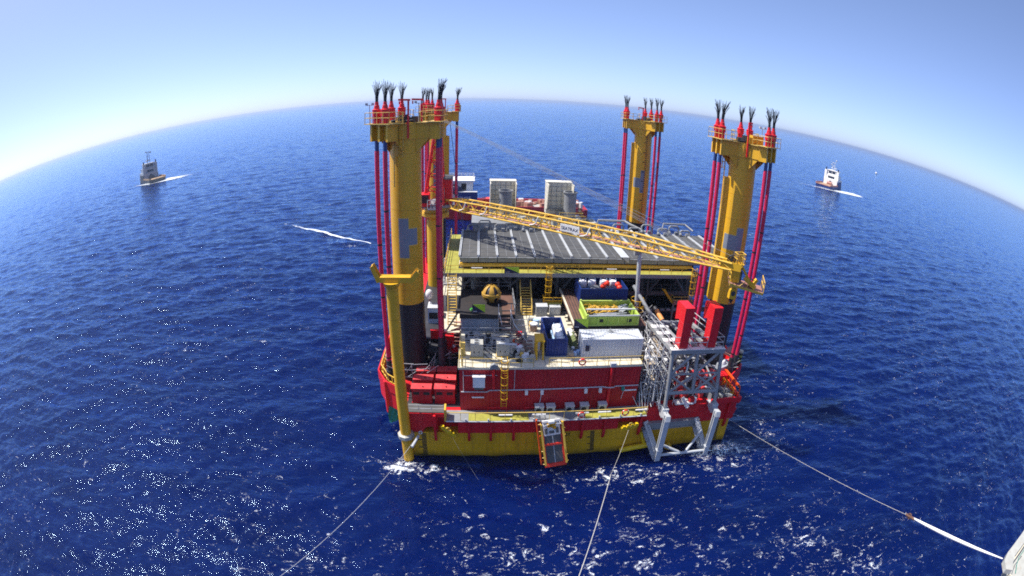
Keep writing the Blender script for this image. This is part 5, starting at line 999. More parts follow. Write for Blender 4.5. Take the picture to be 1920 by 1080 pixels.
for x, q_ in ((10.87, .25), (17.55, .05)):
    b = B().box(x - .33, x + .33, -23.62, -23.5, q_, 7.0).box(x - .33, x + .33, -23.1, -22.98, q_, 7.0).box(x - .08, x + .08, -23.49, -23.11, q_, 7.0); b.box(x - .4, x + .4, -23.7, -22.9, q_ + 1.6, q_ + 1.75); O('guide_post', b, M_GL, gf)
b = B().tube((10.9, -23.3, 1.0), (17.5, -23.3, .9), .2, 10).tube((11.0, -22.6, 2.3), (14.0, -23.3, 1.0), .18, 10).tube((16.9, -22.0, 3.2), (14.6, -23.3, 1.0), .18, 10); O('lower_brace', b, M_GL, gf, sm=True)
b = B().box(9.2, 16.6, -21.0, -20.62, 3.5, 4.3).box(9.1, 16.7, -21.2, -20.62, 4.3, 4.42).box(9.1, 16.7, -21.15, -20.62, 3.38, 3.49); O('rear_beam', b, M_G, gf)
for (xa, ya, za), (xb, yb_, zb) in (((9.4, -20.9, 4.1), (10.7, -23.0, .8)), ((16.3, -20.9, 4.0), (17.3, -23.0, .9))):
    b = B().beam((xa, ya, za - .2), (xb, yb_, zb), .14, 1.5); b.beam((xa - .1, ya, za + .55), (xb - .1, yb_, zb + .75), .7, .1); b.beam((xa, ya, za - .95), (xb, yb_, zb - .7), .5, .1)
    for k in (.2, .5, .8): c = Vector((xa, ya, za)).lerp(Vector((xb, yb_, zb)), k); b.cbox(c.x - .2, c.y, c.z - .8, .3, .08, 1.3)
    O('side_plate', b, M_GL, gf)
# hooded red vents
for i, (x, lab) in enumerate(((11.55, 'red hooded vent tower nearest the containers'), (15.2, 'red hooded vent tower in front of the right leg'))):
    root = T('vent_tower', lab, 'vent tower', (x + .6, -20, 14.4), 'red hooded vent towers'); O('shaft', B().box(x + .03, x + 1.1, -20.97, -19.6, 14.6, 17.68), M_R, root); O('hood', B().px([(-21.0, 17.72), (-19.7, 17.72), (-18.5, 17.2), (-18.45, 19.3), (-18.7, 19.5), (-21.0, 19.55)][::-1], x, x + 1.14), M_R, root); O('seam', B().box(x - .02, x + 1.16, -21.02, -19.58, 17.68, 17.715), M_RB, root); O('base_box', B().box(x - .1, x + 1.25, -20.5, -19.4, 14.42, 14.6), M_R, root)
# scaffold
sf = T('scaffold_tower', 'dense galvanised scaffold with timber boards left of the grey frame', 'scaffold', (10.2, -15, Z0)); b = B(); r_ = random.Random(3)
xs_ = [8.5, 9.3, 10.1, 10.8]; ysx = [-20.2, -18.6, -17.0, -15.4, -13.8, -12.2, -10.6, -9.2]; zs_ = [6.5, 8.2, 9.9, 11.6, 13.2]
for x in xs_:
    for y in ysx: b.tube((x + r_.uniform(-.1, .1), y, 6.4), (x + r_.uniform(-.1, .1), y, r_.uniform(12.2, 15.2)), .05, 5)
    for z in zs_[1:]: b.tube((x, -20.8, z), (x, -8.8, z + r_.uniform(-.1, .1)), .045, 5); b.tube((x, -20.6, z + .9), (x, -9, z + .9), .04, 5) if r_.random() < .6 else None
for y in ysx:
    for z in zs_[1:]: b.tube((8.0, y, z), (11.4, y, z), .045, 5)
for i in range(120): x, y, z = r_.choice(xs_), r_.choice(ysx), r_.choice(zs_); b.tube((x, y, z), (x + r_.uniform(-1.2, 1.2), y + r_.uniform(-2, 2), z + r_.uniform(.8, 2)), .042, 5)
for i in range(14): x = r_.uniform(8, 11); b.tube((x, -21.4, r_.uniform(6.2, 8)), (x + r_.uniform(-.8, .8), -20, r_.uniform(5.5, 11)), .045, 5)
for x in (8.9, 9.7, 10.5, 11.6, 12.6):
    for y in np.arange(-20.4, -13.5, 1.15): b.tube((x, y, 6.5), (x + r_.uniform(-.15, .15), y, r_.uniform(9, 13.4)), .04, 5)
    for z in (7.4, 9.1, 10.7, 12.5): b.tube((x, -20.6, z + r_.uniform(-.3, .3)), (x, -13.4, z + r_.uniform(-.3, .3)), .04, 5)
for i in range(70): x, y, z = r_.uniform(8.4, 12.4), r_.uniform(-21, -12), r_.uniform(6.4, 12.4); b.tube((x, y, z), (x + r_.uniform(-.9, .9), y + r_.uniform(-1.6, 1.6), z + r_.uniform(-.5, 1.2)), .036, 5)
O('scaffold_tube', b, M_SC, sf)
for x0, y0, y1, z in ((8.6, -19.8, -13.9, 12.0), (9.7, -18.5, -12.3, 12.1), (10.8, -17.4, -9.6, 12.5), (8.7, -12.2, -9.3, 13.3), (9.3, -20, -15, 9.95), (10.6, -20, -14, 8.3)):
    b = B()
    for k in range(4): b.box(x0 + k * .24, x0 + k * .24 + .22, y0, y1, z + (k % 2) * .012, z + .06)
    O('board', b, M_PL, sf)
b = B()
for i in range(8): x = r_.uniform(9, 13.2); y = r_.uniform(-18, -11); z = r_.uniform(12.2, 13.4); b.path([(x, y, z), (x + .15, y - 2.5, z), (x + .2, y - 3.4, z - .3), (x + .2, y - 3.5, z - 1.6)], r_.uniform(.08, .15), 7); b.ball((x, y, z), .2, 8, 6)
for i in range(26): b.cbox(r_.uniform(8.6, 13.2), r_.uniform(-19.6, -10), r_.uniform(11, 13), r_.uniform(.15, .5), r_.uniform(.15, .6), r_.uniform(.1, .5), r_.random())
O('white_pipework', b, M_W, None, 'white pipe with valves threaded through the scaffold', 'pipe')
b = B()
for i in range(30): x, y, z = r_.uniform(12, 19), r_.uniform(-18.8, -12), r_.uniform(6.5, 9); b.path([(x, y, 6.4), (x, y, z), (x + .2, y, z + .2), (x + r_.uniform(.6, 2.4), y + r_.uniform(-.4, .4), z + .2)], r_.uniform(.07, .18), 7); b.cbox(x, y, z, r_.uniform(.2, .6), r_.uniform(.2, .6), r_.uniform(.2, .6), r_.random())
O('deck_pipework', b, M_GL, None, 'tangle of pale pipes and valves on the deck behind the landing gantry', 'pipes')
b = B()
for i in range(12): x, y = r_.uniform(13.4, 19), r_.uniform(-18.9, -14); b.cbox(x, y, Z0, r_.uniform(.5, 1.3), r_.uniform(.5, 1.2), r_.uniform(.4, 1.7), r_.random() * .4)
for x in (15.3, 16.2, 17.6): b.tube((x, -18.2, 9.4), (x + .9, -18.2, 9.4), .5, 12)
O('pump_set', b, M_RB, None, 'faded red pump block behind the landing gantry braces', 'pump')
b = B().tube((13.2, -20.4, 6.6), (15.4, -20.6, 6.6), .14, 8).beam((14.0, -20.0, 7.2), (14.6, -20.9, 6.2), .4, .3).box(13, 15, -20.5, -19.5, 6.45, 6.6).cbox(15.6, -20.2, 6.45, .5, .5, .8); O('loading_arm', b, M_W, None, 'white loading arm lying on the hull edge inside the landing gantry', 'loading arm')
b = B().box(14.9, 15.5, -20.6, -20.0, 6.5, 7.3); O('red_valve_box', b, M_R, None, 'small red valve box on the hull edge inside the landing gantry', 'valve box')
b = B().tube((9.95, -7, 16.6), (13.2, -14.4, 11.4), .26, 12); O('flare_pipe', b, M_GM, None, 'long dark grey pipe slanting down to the scaffold', 'pipe', sm=True)
ip = T('insulated_pipe', 'slanting pipe with orange and white wrapped bands beside the scaffold', 'pipe', (14, -11, 11)); A_, B__ = Vector((13.0, -8.0, 13.9)), Vector((14.7, -13.2, 11.2)); O('pipe', B().tube(A_, B__, .3, 12), M_DK, ip, sm=True)
for t0, t1, m_ in ((.1, .38, mat('orange_band', (.8, .33, .1), .6)), (.55, .62, M_W), (.7, .95, M_W)): O('band', B().tube(A_.lerp(B__, t0), A_.lerp(B__, t1), .33, 12), m_, ip, sm=True)
# right hull corner
rc = T('corner_bay', 'railed working bay with orange guardrail at the right hull corner', 'deck bay', (20.4, -18, Z0)); O('bay_floor', B().box(17.9, 22.1, -20.65, -16, Z0, Z0 + .05), M_GM, rc)
O('orange_rail', B().rail([(22.0, -20.4, Z0), (21.95, -15.6, Z0)], 1.7, .07, 1.2).beam((22.0, -20.3, 8.2), (21.95, -16, 8.2), .14, .3).beam((21.6, -20.3, 7.2), (21.5, -17, 7.2), .14, .3), M_OR, rc); O('yellow_rail', B().rail([(21.2, -20.2, Z0), (21.1, -17.2, Z0)], 1.4, .06, 1.0), M_Y, rc)
b = B()
for i in range(30): b.cbox(r_.uniform(18, 21), r_.uniform(-20.3, -17.5), Z0 + .05, r_.uniform(.1, .7), r_.uniform(.1, .7), r_.uniform(.1, .9), r_.random() * 3)
for i in range(10): x, y = r_.uniform(18, 20.5), r_.uniform(-20, -17.5); b.tube((x, y, Z0), (x + r_.uniform(-1, 1), y + r_.uniform(-1, 1), Z0 + 1.5), .05, 5)
O('mooring_gear', b, M_GM, rc); O('red_locker', B().box(20.0, 21.9, -16.9, -15.3, Z0, Z0 + 1.5), M_R, None, 'red steel locker beside the orange guardrail', 'locker')
O('locker_cover', B().py([(21.0, Z0), (23.6, Z0), (23.2, Z0 + 2.0), (22.4, Z0 + 2.3), (21.3, Z0 + 1.9)], -15.6, -13.6), M_CG, None, 'blue grey sheeted cover at the foot of the right leg', 'cover'); O('white_sheet', B().ball((21.9, -15.0, Z0 + 2.2), .5, 10, 7, .7, .5, 1.3), M_BG, None, 'white cloth bundle on the sheeted cover', 'cloth')
pass
bo = T('marker_post', 'short post with yellow and black bands on the dark bulwark', 'post', (24.9, -14.2, 8.1))
for k, m_ in enumerate((M_MK, M_YG, M_MK, M_YG, M_MK, M_CR)): O('band', B().tube((24.9, -14.2, 8.1 + k * .33), (24.9, -14.2, 8.42 + k * .33), .3, 12), m_, bo)
O('bracket_wing', B().pz([(21.9, -13.96), (24.2, -12.4), (24.6, -13.7), (23.4, -14.6)], 9.7, 10.0).beam((21.9, -14.2, 10), (23.8, -14.9, 9.2), .3, .3), M_PK, None, 'rusty brown bracket at the foot of the right leg tendons', 'bracket')
# ---------------------------------------------------------------- left side of the deck
b = B().cbox(-16.6, -4.2, 10.2, 1.5, 1.6, 2.2); wcb = T('control_cabin', 'pale blue control cabin with a white roof beside the black leg', 'cabin', (-16.6, -4.2, 8)); O('body', b, M_BGB, wcb); O('roof', B().cbox(-16.6, -4.2, 12.41, 1.6, 1.7, .1), M_GL, wcb); O('window', B().box(-17.2, -16.0, -5.05, -5.001, 10.9, 11.8), M_GLASS, wcb); O('support', B().cbox(-16.6, -4.2, Z0, 1.7, 1.8, 10.19 - Z0), M_NV, wcb)
sdm = T('satellite_dome', 'white satellite dome on a slim post beside the black leg', 'dome', (-17.3, -3, 12)); O('dome', B().ball((-17.25, -3.2, 13.75), .55, 16, 12, .95, .95, 1.25), M_W, sdm, sm=True); O('dome_post', B().tube((-17.2, -3.2, 6.4), (-17.2, -3.2, 13.1), .12, 8), M_PK, sdm); O('small_lamp', B().ball((-17.1, -3.5, 12.5), .28, 10, 7, 1, 1, 1.2), M_W, sdm)
O('side_deck', B().box(-15.5, -12.9, -9.3, -3, 10.9, 11.05).box(-15.5, -12.9, -2.9, 12, 13.4, 13.5), M_CR, None, 'cream side deck at the foot of the long yellow stairs', 'deck')
b = B().box(-19, -12.8, -9.4, 14, Z0, 10.2); O('side_house', b, M_DK, None, 'dark engine house under the cream side deck', 'engine house')
b = B().rail([(-15.5, -3, 13.5), (-15.5, 11, 13.5)], 1.1, .05).box(-15.4, -13.2, -1.2, -.9, 14.2, 14.5).tube((-15.3, 1, 10), (-15.3, 1, 17.5), .12, 8)
for i in range(14): b.tube((r_.uniform(-15.6, -13.2), r_.uniform(-2, 8), 13.5), (r_.uniform(-15.6, -13.2), r_.uniform(-2, 8), 15.5), .06, 5)
O('side_pipework', b, M_SC, None, 'grey pipes and rails along the side passage left of the cooler deck', 'pipes')
wn = T('deck_winch', 'red deck winch with a dark drum behind the red boxes', 'winch', (-15, -10.3, Z0)); O('winch_frame', B().box(-15.1, -13.6, -10.7, -9.8, 9.0, 11.2).box(-16.6, -15.2, -9.9, -9.45, 10.4, 11.6).beam((-13.8, -10.9, 9.2), (-13.2, -11.2, 9.7), .3, .6), M_R, wn); O('drum', B().tube((-16.6, -10.6, 9.2), (-14.6, -10.8, 9.2), .95, 18), M_K, wn); O('drum_flange', B().tube((-16.75, -10.6, 9.2), (-16.6, -10.6, 9.2), 1.1, 18).tube((-14.6, -10.8, 9.2), (-14.45, -10.8, 9.2), 1.1, 18), M_DK, wn); O('winch_base', B().box(-17, -13.2, -11.3, -9.45, Z0, 8.1), M_DK, wn); O('white_fitting', B().ball((-13.55, -10.9, 9.9), .25).ball((-14.7, -9.7, 11.5), .22), M_W, wn)
b = B().tube((-16.6, -11, 8.6), (-13.0, -7.6, 13.3), .12, 6).box(-13.4, -12.7, -8.3, -7.6, 13.2, 13.6); O('stay_brace', b, M_DK, None, 'dark diagonal stay in front of the cream side deck', 'stay')
b = B()
for k in range(9): b.cbox(-13.1, -11.2 + k * .15, 9.2 + k * .45, .9, .3, .08)
O('dark_steps', b, M_PK, None, 'narrow dark steps between the winch and the grey module', 'steps')
b = B(); ps_ = [(-22.4, -9.5), (-22.2, -11.5), (-21.6, -13.6), (-20.2, -14.6), (-18.6, -14.9), (-16.4, -14.6), (-15.9, -12.6), (-15.6, -10.6), (-14.2, -12.0), (-13.9, -9.9)]
for i, (x, y) in enumerate(ps_):
    b.tube((x, y, 6.4), (x + r_.uniform(-.1, .1), y, r_.uniform(8.8, 10.4)), .045, 5)
    if i:
        for z in (7.6, 8.7, 9.5): b.tube((*ps_[i - 1], z + r_.uniform(-.15, .15)), (x + r_.uniform(-.3, .3), y, z + r_.uniform(-.15, .15)), .04, 5)
        b.tube((*ps_[i - 1], 7.0), (x, y, 9.3), .04, 5); b.tube((x - r_.uniform(.3, 1.1), y - .4, 8.5 + r_.uniform(-.6, .6)), (x + r_.uniform(.3, 1.1), y + .4, 8.5 + r_.uniform(-.6, .6)), .04, 5)
O('scaffold_poles', b, M_SC, None, 'scaffold poles rigged around the black foot of the leg beside the red boxes', 'scaffold')
b = B().rail([(-22.8, -9, 6.4), (-22.8, -13, 6.4), (-21.5, -15.4, 6.4), (-19.9, -16.7, 6.4)], 1.9, .07, .8).rail([(-22.3, -10, 6.4), (-21.4, -14.4, 6.4)], 2.4, .06, .6); O('corner_rail', b, M_YB, None, 'yellow and orange guardrail around the left hull corner', 'guardrail')
O('white_wrap', B().lathe([(.75, 0), (.55, .9), (.5, 2.0)], 14, (-20.6, -14.6, Z0)), M_BG, None, 'white cloth wrap around the tendon foot at the left corner', 'cloth', sm=True)
b = B(); n = 9
for i in range(n):
    for j in range(n): b.v.append((-22.0 + 1.5 * i / (n - 1), -16.0 - .3 * i / (n - 1) + .1 * math.sin(i * 1.9 + j), 4.0 - 2.6 * j / (n - 1) * (1 - .35 * (i / (n - 1)) ** 2) + .05 * math.sin(3 * i)))
k0 = len(b.v); b.v += [(p_[0], p_[1] + .05, p_[2]) for p_ in b.v[:k0]]
b.f = [(i * n + j, (i + 1) * n + j, (i + 1) * n + j + 1, i * n + j + 1) for i in range(n - 1) for j in range(n - 1)] + [(k0 + i * n + j, k0 + i * n + j + 1, k0 + (i + 1) * n + j + 1, k0 + (i + 1) * n + j) for i in range(n - 1) for j in range(n - 1)]
O('safety_net', b, M_TE, None, 'teal net hanging below the left hull corner', 'net', sm=True)
# ---------------------------------------------------------------- yellow fairlead clamps, pipe, ropes
def clamp(c, ax, label):
    root = T('fairlead_clamp', label, 'clamp', c, 'yellow fairlead clamps on the hull front'); c = Vector(c); ax = Vector(ax).normalized(); up_ = Vector((0, -.5, .86)); b = B().tube(c - ax * 1.05, c + ax * 1.05, .22, 10); b.beam(c - ax * 1.0 - up_ * .35, c + ax * 1.0 - up_ * .35, .5, .14)
    O('roller', b, mat('clean_yellow', (.75, .50, .01), .4), root); b = B()
    for k in (-.75, -.25, .25, .75): q_ = c + ax * k + up_ * .2; b.cbox(q_.x, q_.y, q_.z - .1, .3, .35, .28)
    O('lug', b, MATS['clean_yellow'], root); O('shackle', B().ring(c + up_ * .5, .25, .05, 'y', 12, 6), M_YR, root)
clamp((-14.1, -21.0, 4.2), (.75, 0, -.66), 'yellow fairlead clamp tilted steeply near the left hull end'); clamp((6.75, -22.4, 5.25), (.97, 0, .2), 'yellow fairlead clamp lying nearly level beside the landing gantry')
fpz = T('yellow_pipe', 'bright yellow bent pipe at the waterline beside the landing gantry', 'pipe', (9, -21.3, .2)); O('pipe', B().path([(6.6, -21.0, .35), (8.4, -21.1, .75), (10.6, -21.3, 1.2)], .36, 12), MATS['clean_yellow'], fpz, sm=True); O('branch', B().tube((9.7, -21.1, 1.1), (9.0, -20.9, 3.0), .22, 10), MATS['clean_yellow'], fpz, sm=True)
b = B().lathe([(.6, 0), (.35, .5), (.15, .7)], 14, (13.2, -20.9, .1)); O('hull_fitting', b, M_Y, None, 'small yellow cone fitting on the hull inside the landing gantry', 'fitting')
def rope(name, pts, r, label, m_=None): return O(name, B().path(pts, r, 6), m_ or M_RO, None, label, 'rope')
rope('mooring_rope', bez((-17.2, -20.9, 4.1), (-25.6, -47.2, 9.5), 1.2) + [Vector((-29, -58, 12)), Vector((-34, -74, 16))], .022, 'thin mooring rope running from the fender post corner to the lower left', M_GL)
O('shackle_fitting', B().tube((-17.5, -21.7, 3.9), (-18.1, -23.4, 3.6), .16, 8).ring((-17.3, -21.2, 4.0), .2, .06, 'y', 12, 6), M_GL, None, 'grey shackle on the left mooring rope beside the draught scale', 'shackle')
rope('mooring_rope', bez((-13.7, -21.3, 3.7), (-10.4, -25.4, -.3), .1), .009, 'hair thin line from the tilted yellow clamp into the water', M_GM)
jn = Vector((2.9, -29.8, 4.7))
rope('mooring_rope', bez((6.75, -22.4, 5.0), jn, .35), .018, 'thin upper length of the middle mooring rope below the level clamp', M_RO); rope('mooring_rope', bez(jn, (-3.7, -46.1, 10.0), .8) + [Vector((-8.5, -60, 16))], .036, 'thicker cream lower length of the middle mooring rope')
jn2 = Vector((26.2, -51.15, 12.5))
rope('mooring_rope', bez((20.9, -20.8, 3.9), jn2, .45), .018, 'thin mooring rope from the right hull corner to the white sling', M_RO)
b = B(); sl0, sl1 = jn2, Vector((26.0, -64.1, 18.1))
pts = bez(sl0, sl1, .15, 12); wdt = [.06, .1, .13, .15, .16, .17, .16, .15, .14, .12, .1, .08, .05]
for p_, q_, a_, c_ in zip(pts, pts[1:], wdt, wdt[1:]): b.tube(p_, q_, a_, 8, c_)
O('white_sling', b, mat('sling_white', (.82, .81, .78), .8), None, 'thick white sling tied to the grey bracket at the lower right', 'sling', sm=True); O('sling_shackle', B().tube(sl0 - Vector((0, -.5, .2)), sl0 + Vector((0, -.8, .25)), .14, 8).ring(sl0, .25, .07, 'x', 12, 6), M_BR, None, 'rusty shackle joining the thin rope and white sling', 'shackle')
# grey bracket of the neighbouring structure
nb_ = T('mooring_bracket', 'pale grey steel bracket of a neighbouring structure at the lower right', 'bracket', (28, -64, 15)); d1 = Vector((.97, .25, 0)); 
M_NB = mat('weathered_grey_paint', (.42, .42, .38), .55, var=.2, dirt=(.3, .2, .12), dirt_amt=.5)
b = B().pz([(25.55, -65.3), (26.1, -64.35), (27.3, -64.05), (32, -63.85), (46, -63.0), (46, -64.2), (32, -64.9), (27.9, -65.05), (26.9, -65.5), (26.3, -66.0)], 17.7, 18.15); O('upper_flange', b, M_NB, nb_)
b = B().pz([(26.5, -65.75), (28.2, -65.35), (46, -64.6), (46, -69), (30, -69), (27.2, -67.6)], 15.9, 16.4); O('lower_flange', b, M_NB, nb_)
b = B().beam((27.2, -65.3, 17.05), (46, -64.2, 17.05), .18, 1.28).beam((26.4, -65.85, 16.95), (27.6, -68.2, 16.4), .2, 1.5); O('web_plate', b, M_CR, nb_)
b = B()
for k in range(5): b.cbox(28.6 + k * 3.2, -64.75 + k * .16, 16.41, .14, .7, 1.28)
O('stiffener', b, M_NB, nb_); O('rust_patch_plate', B().beam((26.5, -66.0, 17.0), (27.2, -67.4, 16.7), .26, .8), M_PK, nb_); O('teal_strap', B().path([(27.2, -66.6, 17.7), (28.0, -66.0, 17.75), (29.4, -65.6, 17.5), (31, -65.5, 17.9)], .05, 5), M_TE, nb_)
# ---------------------------------------------------------------- supply vessel moored behind
sv = T('supply_vessel', 'red hulled supply vessel with white wheelhouse behind the platform', 'vessel', (2, 98, 0)); VX0, VX1, VY0, VY1 = -25.0, 26.0, 92.5, 106.0
O('vessel_hull', B().pz([(VX0, VY0 + 2), (VX0 + 3, VY0), (VX1 - 4, VY0), (VX1, VY0 + 3), (VX1, VY1 - 3), (VX1 - 4, VY1), (VX0 + 3, VY1), (VX0, VY1 - 2)], -2, 3.4), M_RW, sv); O('bulwark', B().box(VX0 + 3, VX1 - 4, VY0 + .01, VY0 + .3, 3.41, 4.6).box(VX0 + 3, VX1 - 4, VY1 - .3, VY1 - .01, 3.41, 4.6), M_RB, sv); O('deck', B().box(VX0 + 2, VX1 - 3, VY0 + .35, VY1 - .35, 3.41, 3.5), M_BE, sv)
O('wheelhouse', B().box(-22, -12.6, 96, 104, 3.5, 12.2), M_W, sv); O('wheelhouse_roof', B().box(-22.6, -12.0, 95.2, 104.6, 12.21, 12.7), M_W, sv); O('window', B().box(-21, -17.6, 95.9, 95.99, 9.4, 11.4).box(-12.59, -12.5, 97, 100, 9.3, 11.3).box(-16.4, -14.8, 95.9, 95.99, 9.2, 11.6), M_GLASS, sv); O('roof_rail', B().rail([(-21, 104, 12.7), (-12.4, 104, 12.7), (-12.4, 97, 12.7)], 1.2, .08, 1.4), M_GL, sv); O('dark_crane_drum', B().ball((-18.2, 94.6, 9.6), 1.5, 12, 8, 1.6, .5, 1), M_NV, sv)
vc = T('deck_container', 'blue container with white lettering on the supply vessel deck', 'container', (-14, 94, 3.5)); O('body', B().box(-17.4, -11.1, 93.6, 96, 3.52, 9.0), M_CB, vc); O('roof', B().box(-17.4, -11.1, 93.6, 96, 9.01, 9.2), M_W, vc)
O('lettering', place(textmesh('DOF', 2.0, .01), (-17.2, 93.58, 6.2), (1, 0, 0), (0, 0, 1)), M_W, vc); O('small_lettering', place(textmesh('subsea', 1.15, .01), (-14.9, 93.58, 5.2), (1, 0, 0), (0, 0, 1)), M_BGB, vc)
O('orange_locker', B().box(-9.2, -6.2, 94, 97, 3.52, 6.6).box(-9.4, -6, 93.9, 97.1, 6.6, 6.8), M_RBU, None, 'orange red locker on the supply vessel deck next to the blue container', 'locker')
O('white_tank', B().box(-11.6, -2.5, 94.5, 98, 3.52, 4.9).box(-6, -4, 95, 97, 4.9, 5.6), M_CR, None, 'long cream tank on the supply vessel deck', 'tank')
O('cable_reel', B().tube((-12.4, 93.6, 4.4), (-8.6, 93.4, 4.2), .7, 10).tube((-12, 93.2, 3.9), (-9, 93.2, 3.9), .5, 8), M_OR, None, 'orange hose bundle at the near rail of the supply vessel', 'hose bundle')
b = B()
for i in range(60): b.cbox(r_.uniform(-1, 24), r_.uniform(93.5, 104), 3.52, r_.uniform(.6, 2.6), r_.uniform(.6, 2), r_.uniform(.4, 2.2), r_.random())
O('deck_cargo', b, mat('mixed_cargo', (.42, .2, .14), .6, var=.5, scale=.5, dirt=(.6, .5, .4), dirt_amt=.7), None, 'rusty cargo heap on the supply vessel deck', 'cargo'); b = B()
for i in range(16): b.cbox(r_.uniform(-1, 24), r_.uniform(93.5, 104), 3.52, r_.uniform(.8, 2), r_.uniform(.6, 2), r_.uniform(1, 2.6), r_.random())
O('deck_boxes', b, M_W, None, 'white box among the rusty cargo on the supply vessel', 'box')
# ---------------------------------------------------------------- tugs
def tug(label, loc, rz, hullm, white, flip):
    r = T('tugboat', label, 'tugboat', loc, 'tugboats standing off the platform'); r.rotation_euler = (0, 0, rz); r.scale = (1.22, 1.22, 1.22)      # bow towards +X, stern deck at -X
    L2 = 17; Bm = 6.6
    out = [(-L2, -Bm + .8), (-L2, Bm - .8), (-L2 + 1.5, Bm), (4, Bm), (11, Bm * .7), (15, Bm * .3), (17, 0), (15, -Bm * .3), (11, -Bm * .7), (4, -Bm), (-L2 + 1.5, -Bm)][::-1]
    O('hull', B().pz(out, -2, 2.6), hullm, r, local=True)
    b = B(); aft = [(-3, Bm), (-L2 + 1.5, Bm), (-L2, Bm - .8)], [(-3, -Bm), (-L2 + 1.5, -Bm), (-L2, -Bm + .8)]
    for ch in aft:
        for p_, q_ in zip(ch, ch[1:]): b.beam((*p_, 3.1), (*q_, 3.1), .5, 1.0)
    b.beam((-L2, -Bm + .8, 2.8), (-L2, Bm - .8, 2.8), .8, .5); O('bulwark', b, M_TAN if not white else M_PK, r, local=True)
    O('work_deck', B().pz([(-L2 + .4, -Bm + 1), (-L2 + .4, Bm - 1), (-L2 + 1.8, Bm - .4), (-2, Bm - .4), (-2, -Bm + .4), (-L2 + 1.8, -Bm + .4)][::-1], 2.61, 2.7), M_TAN, r, local=True)
    wm = M_W if white else mat('tug_grey', (.36, .38, .42), .5)
    O('fore_hull', B().pz([(x, y) for x, y in ((-2, -Bm + .2), (4, -Bm + .1), (10.8, -Bm * .69), (16.6, 0), (10.8, Bm * .69), (4, Bm - .1), (-2, Bm - .2))], 2.61, 5.6), hullm, r, local=True)
    O('deckhouse', B().box(-3, 8, -5.6, 5.6, 2.72, 6.8), wm, r, local=True); O('upper_house', B().box(-2, 7, -4.6, 4.6, 6.81, 9.6), wm, r, local=True); O('bridge', B().box(-1.2, 5.5, -3.6, 3.6, 9.61, 12.6).box(-1.6, 6, -4.2, 4.2, 12.61, 12.9), wm, r, local=True)
    b = B().box(-1.3, -1.21, -2.8, -.2, 10.6, 12.1).box(-1.3, -1.21, .2, 2.8, 10.6, 12.1).box(-1.2, 5.5, -3.7, -3.61, 10.6, 12.1).box(-1.2, 5.5, 3.61, 3.7, 10.6, 12.1).box(-3.1, -3.01, -.8, .8, 2.9, 5.4).box(-2.1, -2.01, -2.6, 2.6, 7.2, 8.6); O('window', b, M_GLASS, r, local=True)
    for s_ in (-1, 1): O('funnel', B().py([(-2.4, 5), (-.2, 5), (-.4, 12.8), (-2.0, 12.4)], s_ * 5.0 - .9, s_ * 5.0 + .9), wm, r, local=True); O('funnel_pipe', B().tube((-1.2, s_ * 5, 12.5), (-1.2, s_ * 5, 14.4), .5, 8), M_K, r, local=True)
    b = B()
    for x, y in ((1, -1), (1, 1), (3, 0)): b.tube((x, y, 12.9), (x * .9 + .2, y * .7, 21 if not white else 18.5), .16, 6)
    for z in (15, 17.5, 20): b.tube((1, -1.6, z - (1.5 if white else 0)), (1, 1.6, z - (1.5 if white else 0)), .12, 5)
    b.ball((1, -1.9, 20), .6, 8, 6).ball((1, 1.8, 20.6 if not white else 17), .5, 8, 6); O('mast', b, M_GD if not white else M_GL, r, local=True); O('radar', B().box(2, 2.6, -2.2, 2.2, 14.2, 14.7), M_W, r, local=True)
    O('towing_winch', B().tube((-4.2, -1.8, 3.8), (-4.2, 1.8, 3.8), 1.0, 12).box(-5, -3.4, -2.4, 2.4, 2.72, 3.1), M_PK if white else M_GD, r, local=True)
    O('side_boat', B().ball((1.5, 5.6 if flip else -5.6, 7.4), 1.5, 10, 7, 1.6, .7, .7), M_OR, r, local=True)
    return r
def azrot(d): return math.radians(90 - d)
tug('grey tugboat with tall dark mast and tan work deck', (-278, 258, -0.7), azrot(-60), M_GD, False, False)
tug('white tugboat with twin funnels and tan work deck', (279.5, 262, -0.7), azrot(62), M_CB, True, True)
wake('tug_wake', [(-282, 240), (-266, 244.5), (-252, 254), (-236, 262), (-212, 275)], (6, 11, 15, 11, 4), (.5, .72, .86, .5, .3), 'white wash behind the grey tugboat')
wake('tug_wake', [(226, 268), (250, 252), (272, 244), (290, 241), (306, 246)], (12, 9, 10, 15, 8), (.30, .52, .66, .85, .3), 'white wash beside the white tugboat')
bu_ = T('marker_buoy', 'tiny white marker buoy far out on the sea', 'buoy', (714, 611, 0)); O('float', B().ball((714, 611, 1.2), 2.2, 10, 8), M_W, bu_, sm=True); O('spike', B().tube((714, 611, 3), (714, 611, 5), .3, 6), M_W, bu_)
# ---------------------------------------------------------------- haze
hm = bpy.data.materials.new('haze'); hm.use_nodes = True; N = hm.node_tree.nodes; L = hm.node_tree.links; N.remove(N['Principled BSDF']); pv = N.new('ShaderNodeVolumePrincipled'); pv.inputs['Color'].default_value = (0.60, 0.74, 1.0, 1); pv.inputs['Density'].default_value = HAZE; pv.inputs['Anisotropy'].default_value = 0.35; L.new(pv.outputs[0], N['Material Output'].inputs['Volume'])
hz = O('haze', B().box(-15400, 15400, -15400, 15400, -5, 48), hm, None, 'pale sea haze over the whole scene', 'haze', kind='stuff')

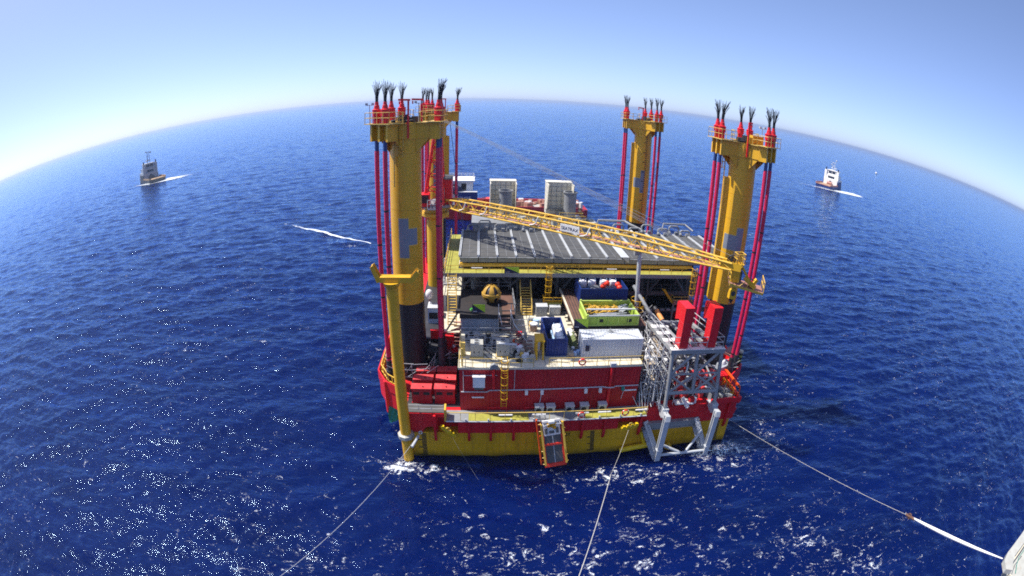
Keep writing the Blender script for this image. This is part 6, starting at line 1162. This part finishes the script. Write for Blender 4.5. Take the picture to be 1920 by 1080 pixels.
# ---------------------------------------------------------------- every loose piece of these parts is an object of its own
def islands(me_):
    n = len(me_.vertices); par = list(range(n))
    def find(i):
        while par[i] != i: par[i] = par[par[i]]; i = par[i]
        return i
    for e_ in me_.edges:
        a_, c_ = find(e_.vertices[0]), find(e_.vertices[1])
        if a_ != c_: par[a_] = c_
    g = {}
    for i in range(n): g.setdefault(find(i), []).append(i)
    co = [v.co for v in me_.vertices]; bx = []
    for ids in g.values():
        bx.append([ids, [min(co[i][k] for i in ids) for k in range(3)], [max(co[i][k] for i in ids) for k in range(3)]])
    merged = True
    while merged:                                   # pieces whose boxes touch stay together
        merged = False; out = []
        for b_ in bx:
            for o_ in out:
                if all(b_[1][k] - .06 <= o_[2][k] and o_[1][k] - .06 <= b_[2][k] for k in range(3)):
                    o_[0] = o_[0] + b_[0]; o_[1] = [min(o_[1][k], b_[1][k]) for k in range(3)]; o_[2] = [max(o_[2][k], b_[2][k]) for k in range(3)]; merged = True; break
            else: out.append(b_)
        bx = out
    return [b_[0] for b_ in bx]
def split_object(o):
    me_ = o.data; gs = islands(me_)
    if len(gs) < 2: return
    base = o.name.split('.')[0]; keep = {k_: o[k_] for k_ in o.keys()}
    for ids in gs:
        mp_ = {i: k for k, i in enumerate(ids)}; s_ = set(ids); b_ = B(); b_.v = [tuple(me_.vertices[i].co) for i in ids]
        b_.f = [tuple(mp_[i] for i in p_.vertices) for p_ in me_.polygons if p_.vertices[0] in s_]
        m2 = bpy.data.meshes.new(base); m2.from_pydata(b_.v, [], b_.f); m2.materials.append(me_.materials[0])
        if me_.polygons[0].use_smooth: smooth(m2); m2.set_sharp_from_angle(angle=math.radians(40))
        q_ = bpy.data.objects.new(base, m2); COL.objects.link(q_)
        if o.parent is None:
            c_ = sum((Vector(p_) for p_ in b_.v), Vector()) / len(b_.v); c_.z = min(p_[2] for p_ in b_.v); m2.transform(Matrix.Translation(-c_)); q_.location = o.location + c_
        else: q_.parent = o.parent; q_.location = o.location
        for k_, x_ in keep.items(): q_[k_] = x_
    bpy.data.objects.remove(o)
PARTS = 'band boom_bracket boom_frame column coupling deck_batten drum_flange grating guardrail latch leg_frame loop louvre lug marking_plate painted_grating red_hoop strut tendon_anchor window white_fitting top_plate deck_post edge_panel post anchor_tube roof_plant stiffener'.split()
LOOSE = {'process_vessel': 'vessels under the cooler roof', 'deck_cargo': 'cargo on the supply vessel', 'deck_boxes': 'boxes on the supply vessel', 'loose_gear': 'gear on the cream deck', 'pump_set': 'pumps behind the landing gantry', 'pump_skid': 'pumps on the cream deck', 'white_pipework': 'pipes in the scaffold', 'process_pipework': 'pipework under the cooler roof'}
for o in list(bpy.data.objects):
    if o.type != 'MESH': continue
    nm_ = o.name.split('.')[0]
    if o.parent is not None and nm_ in PARTS: split_object(o)
    elif o.parent is None and nm_ in LOOSE: o['group'] = LOOSE[nm_]; split_object(o)
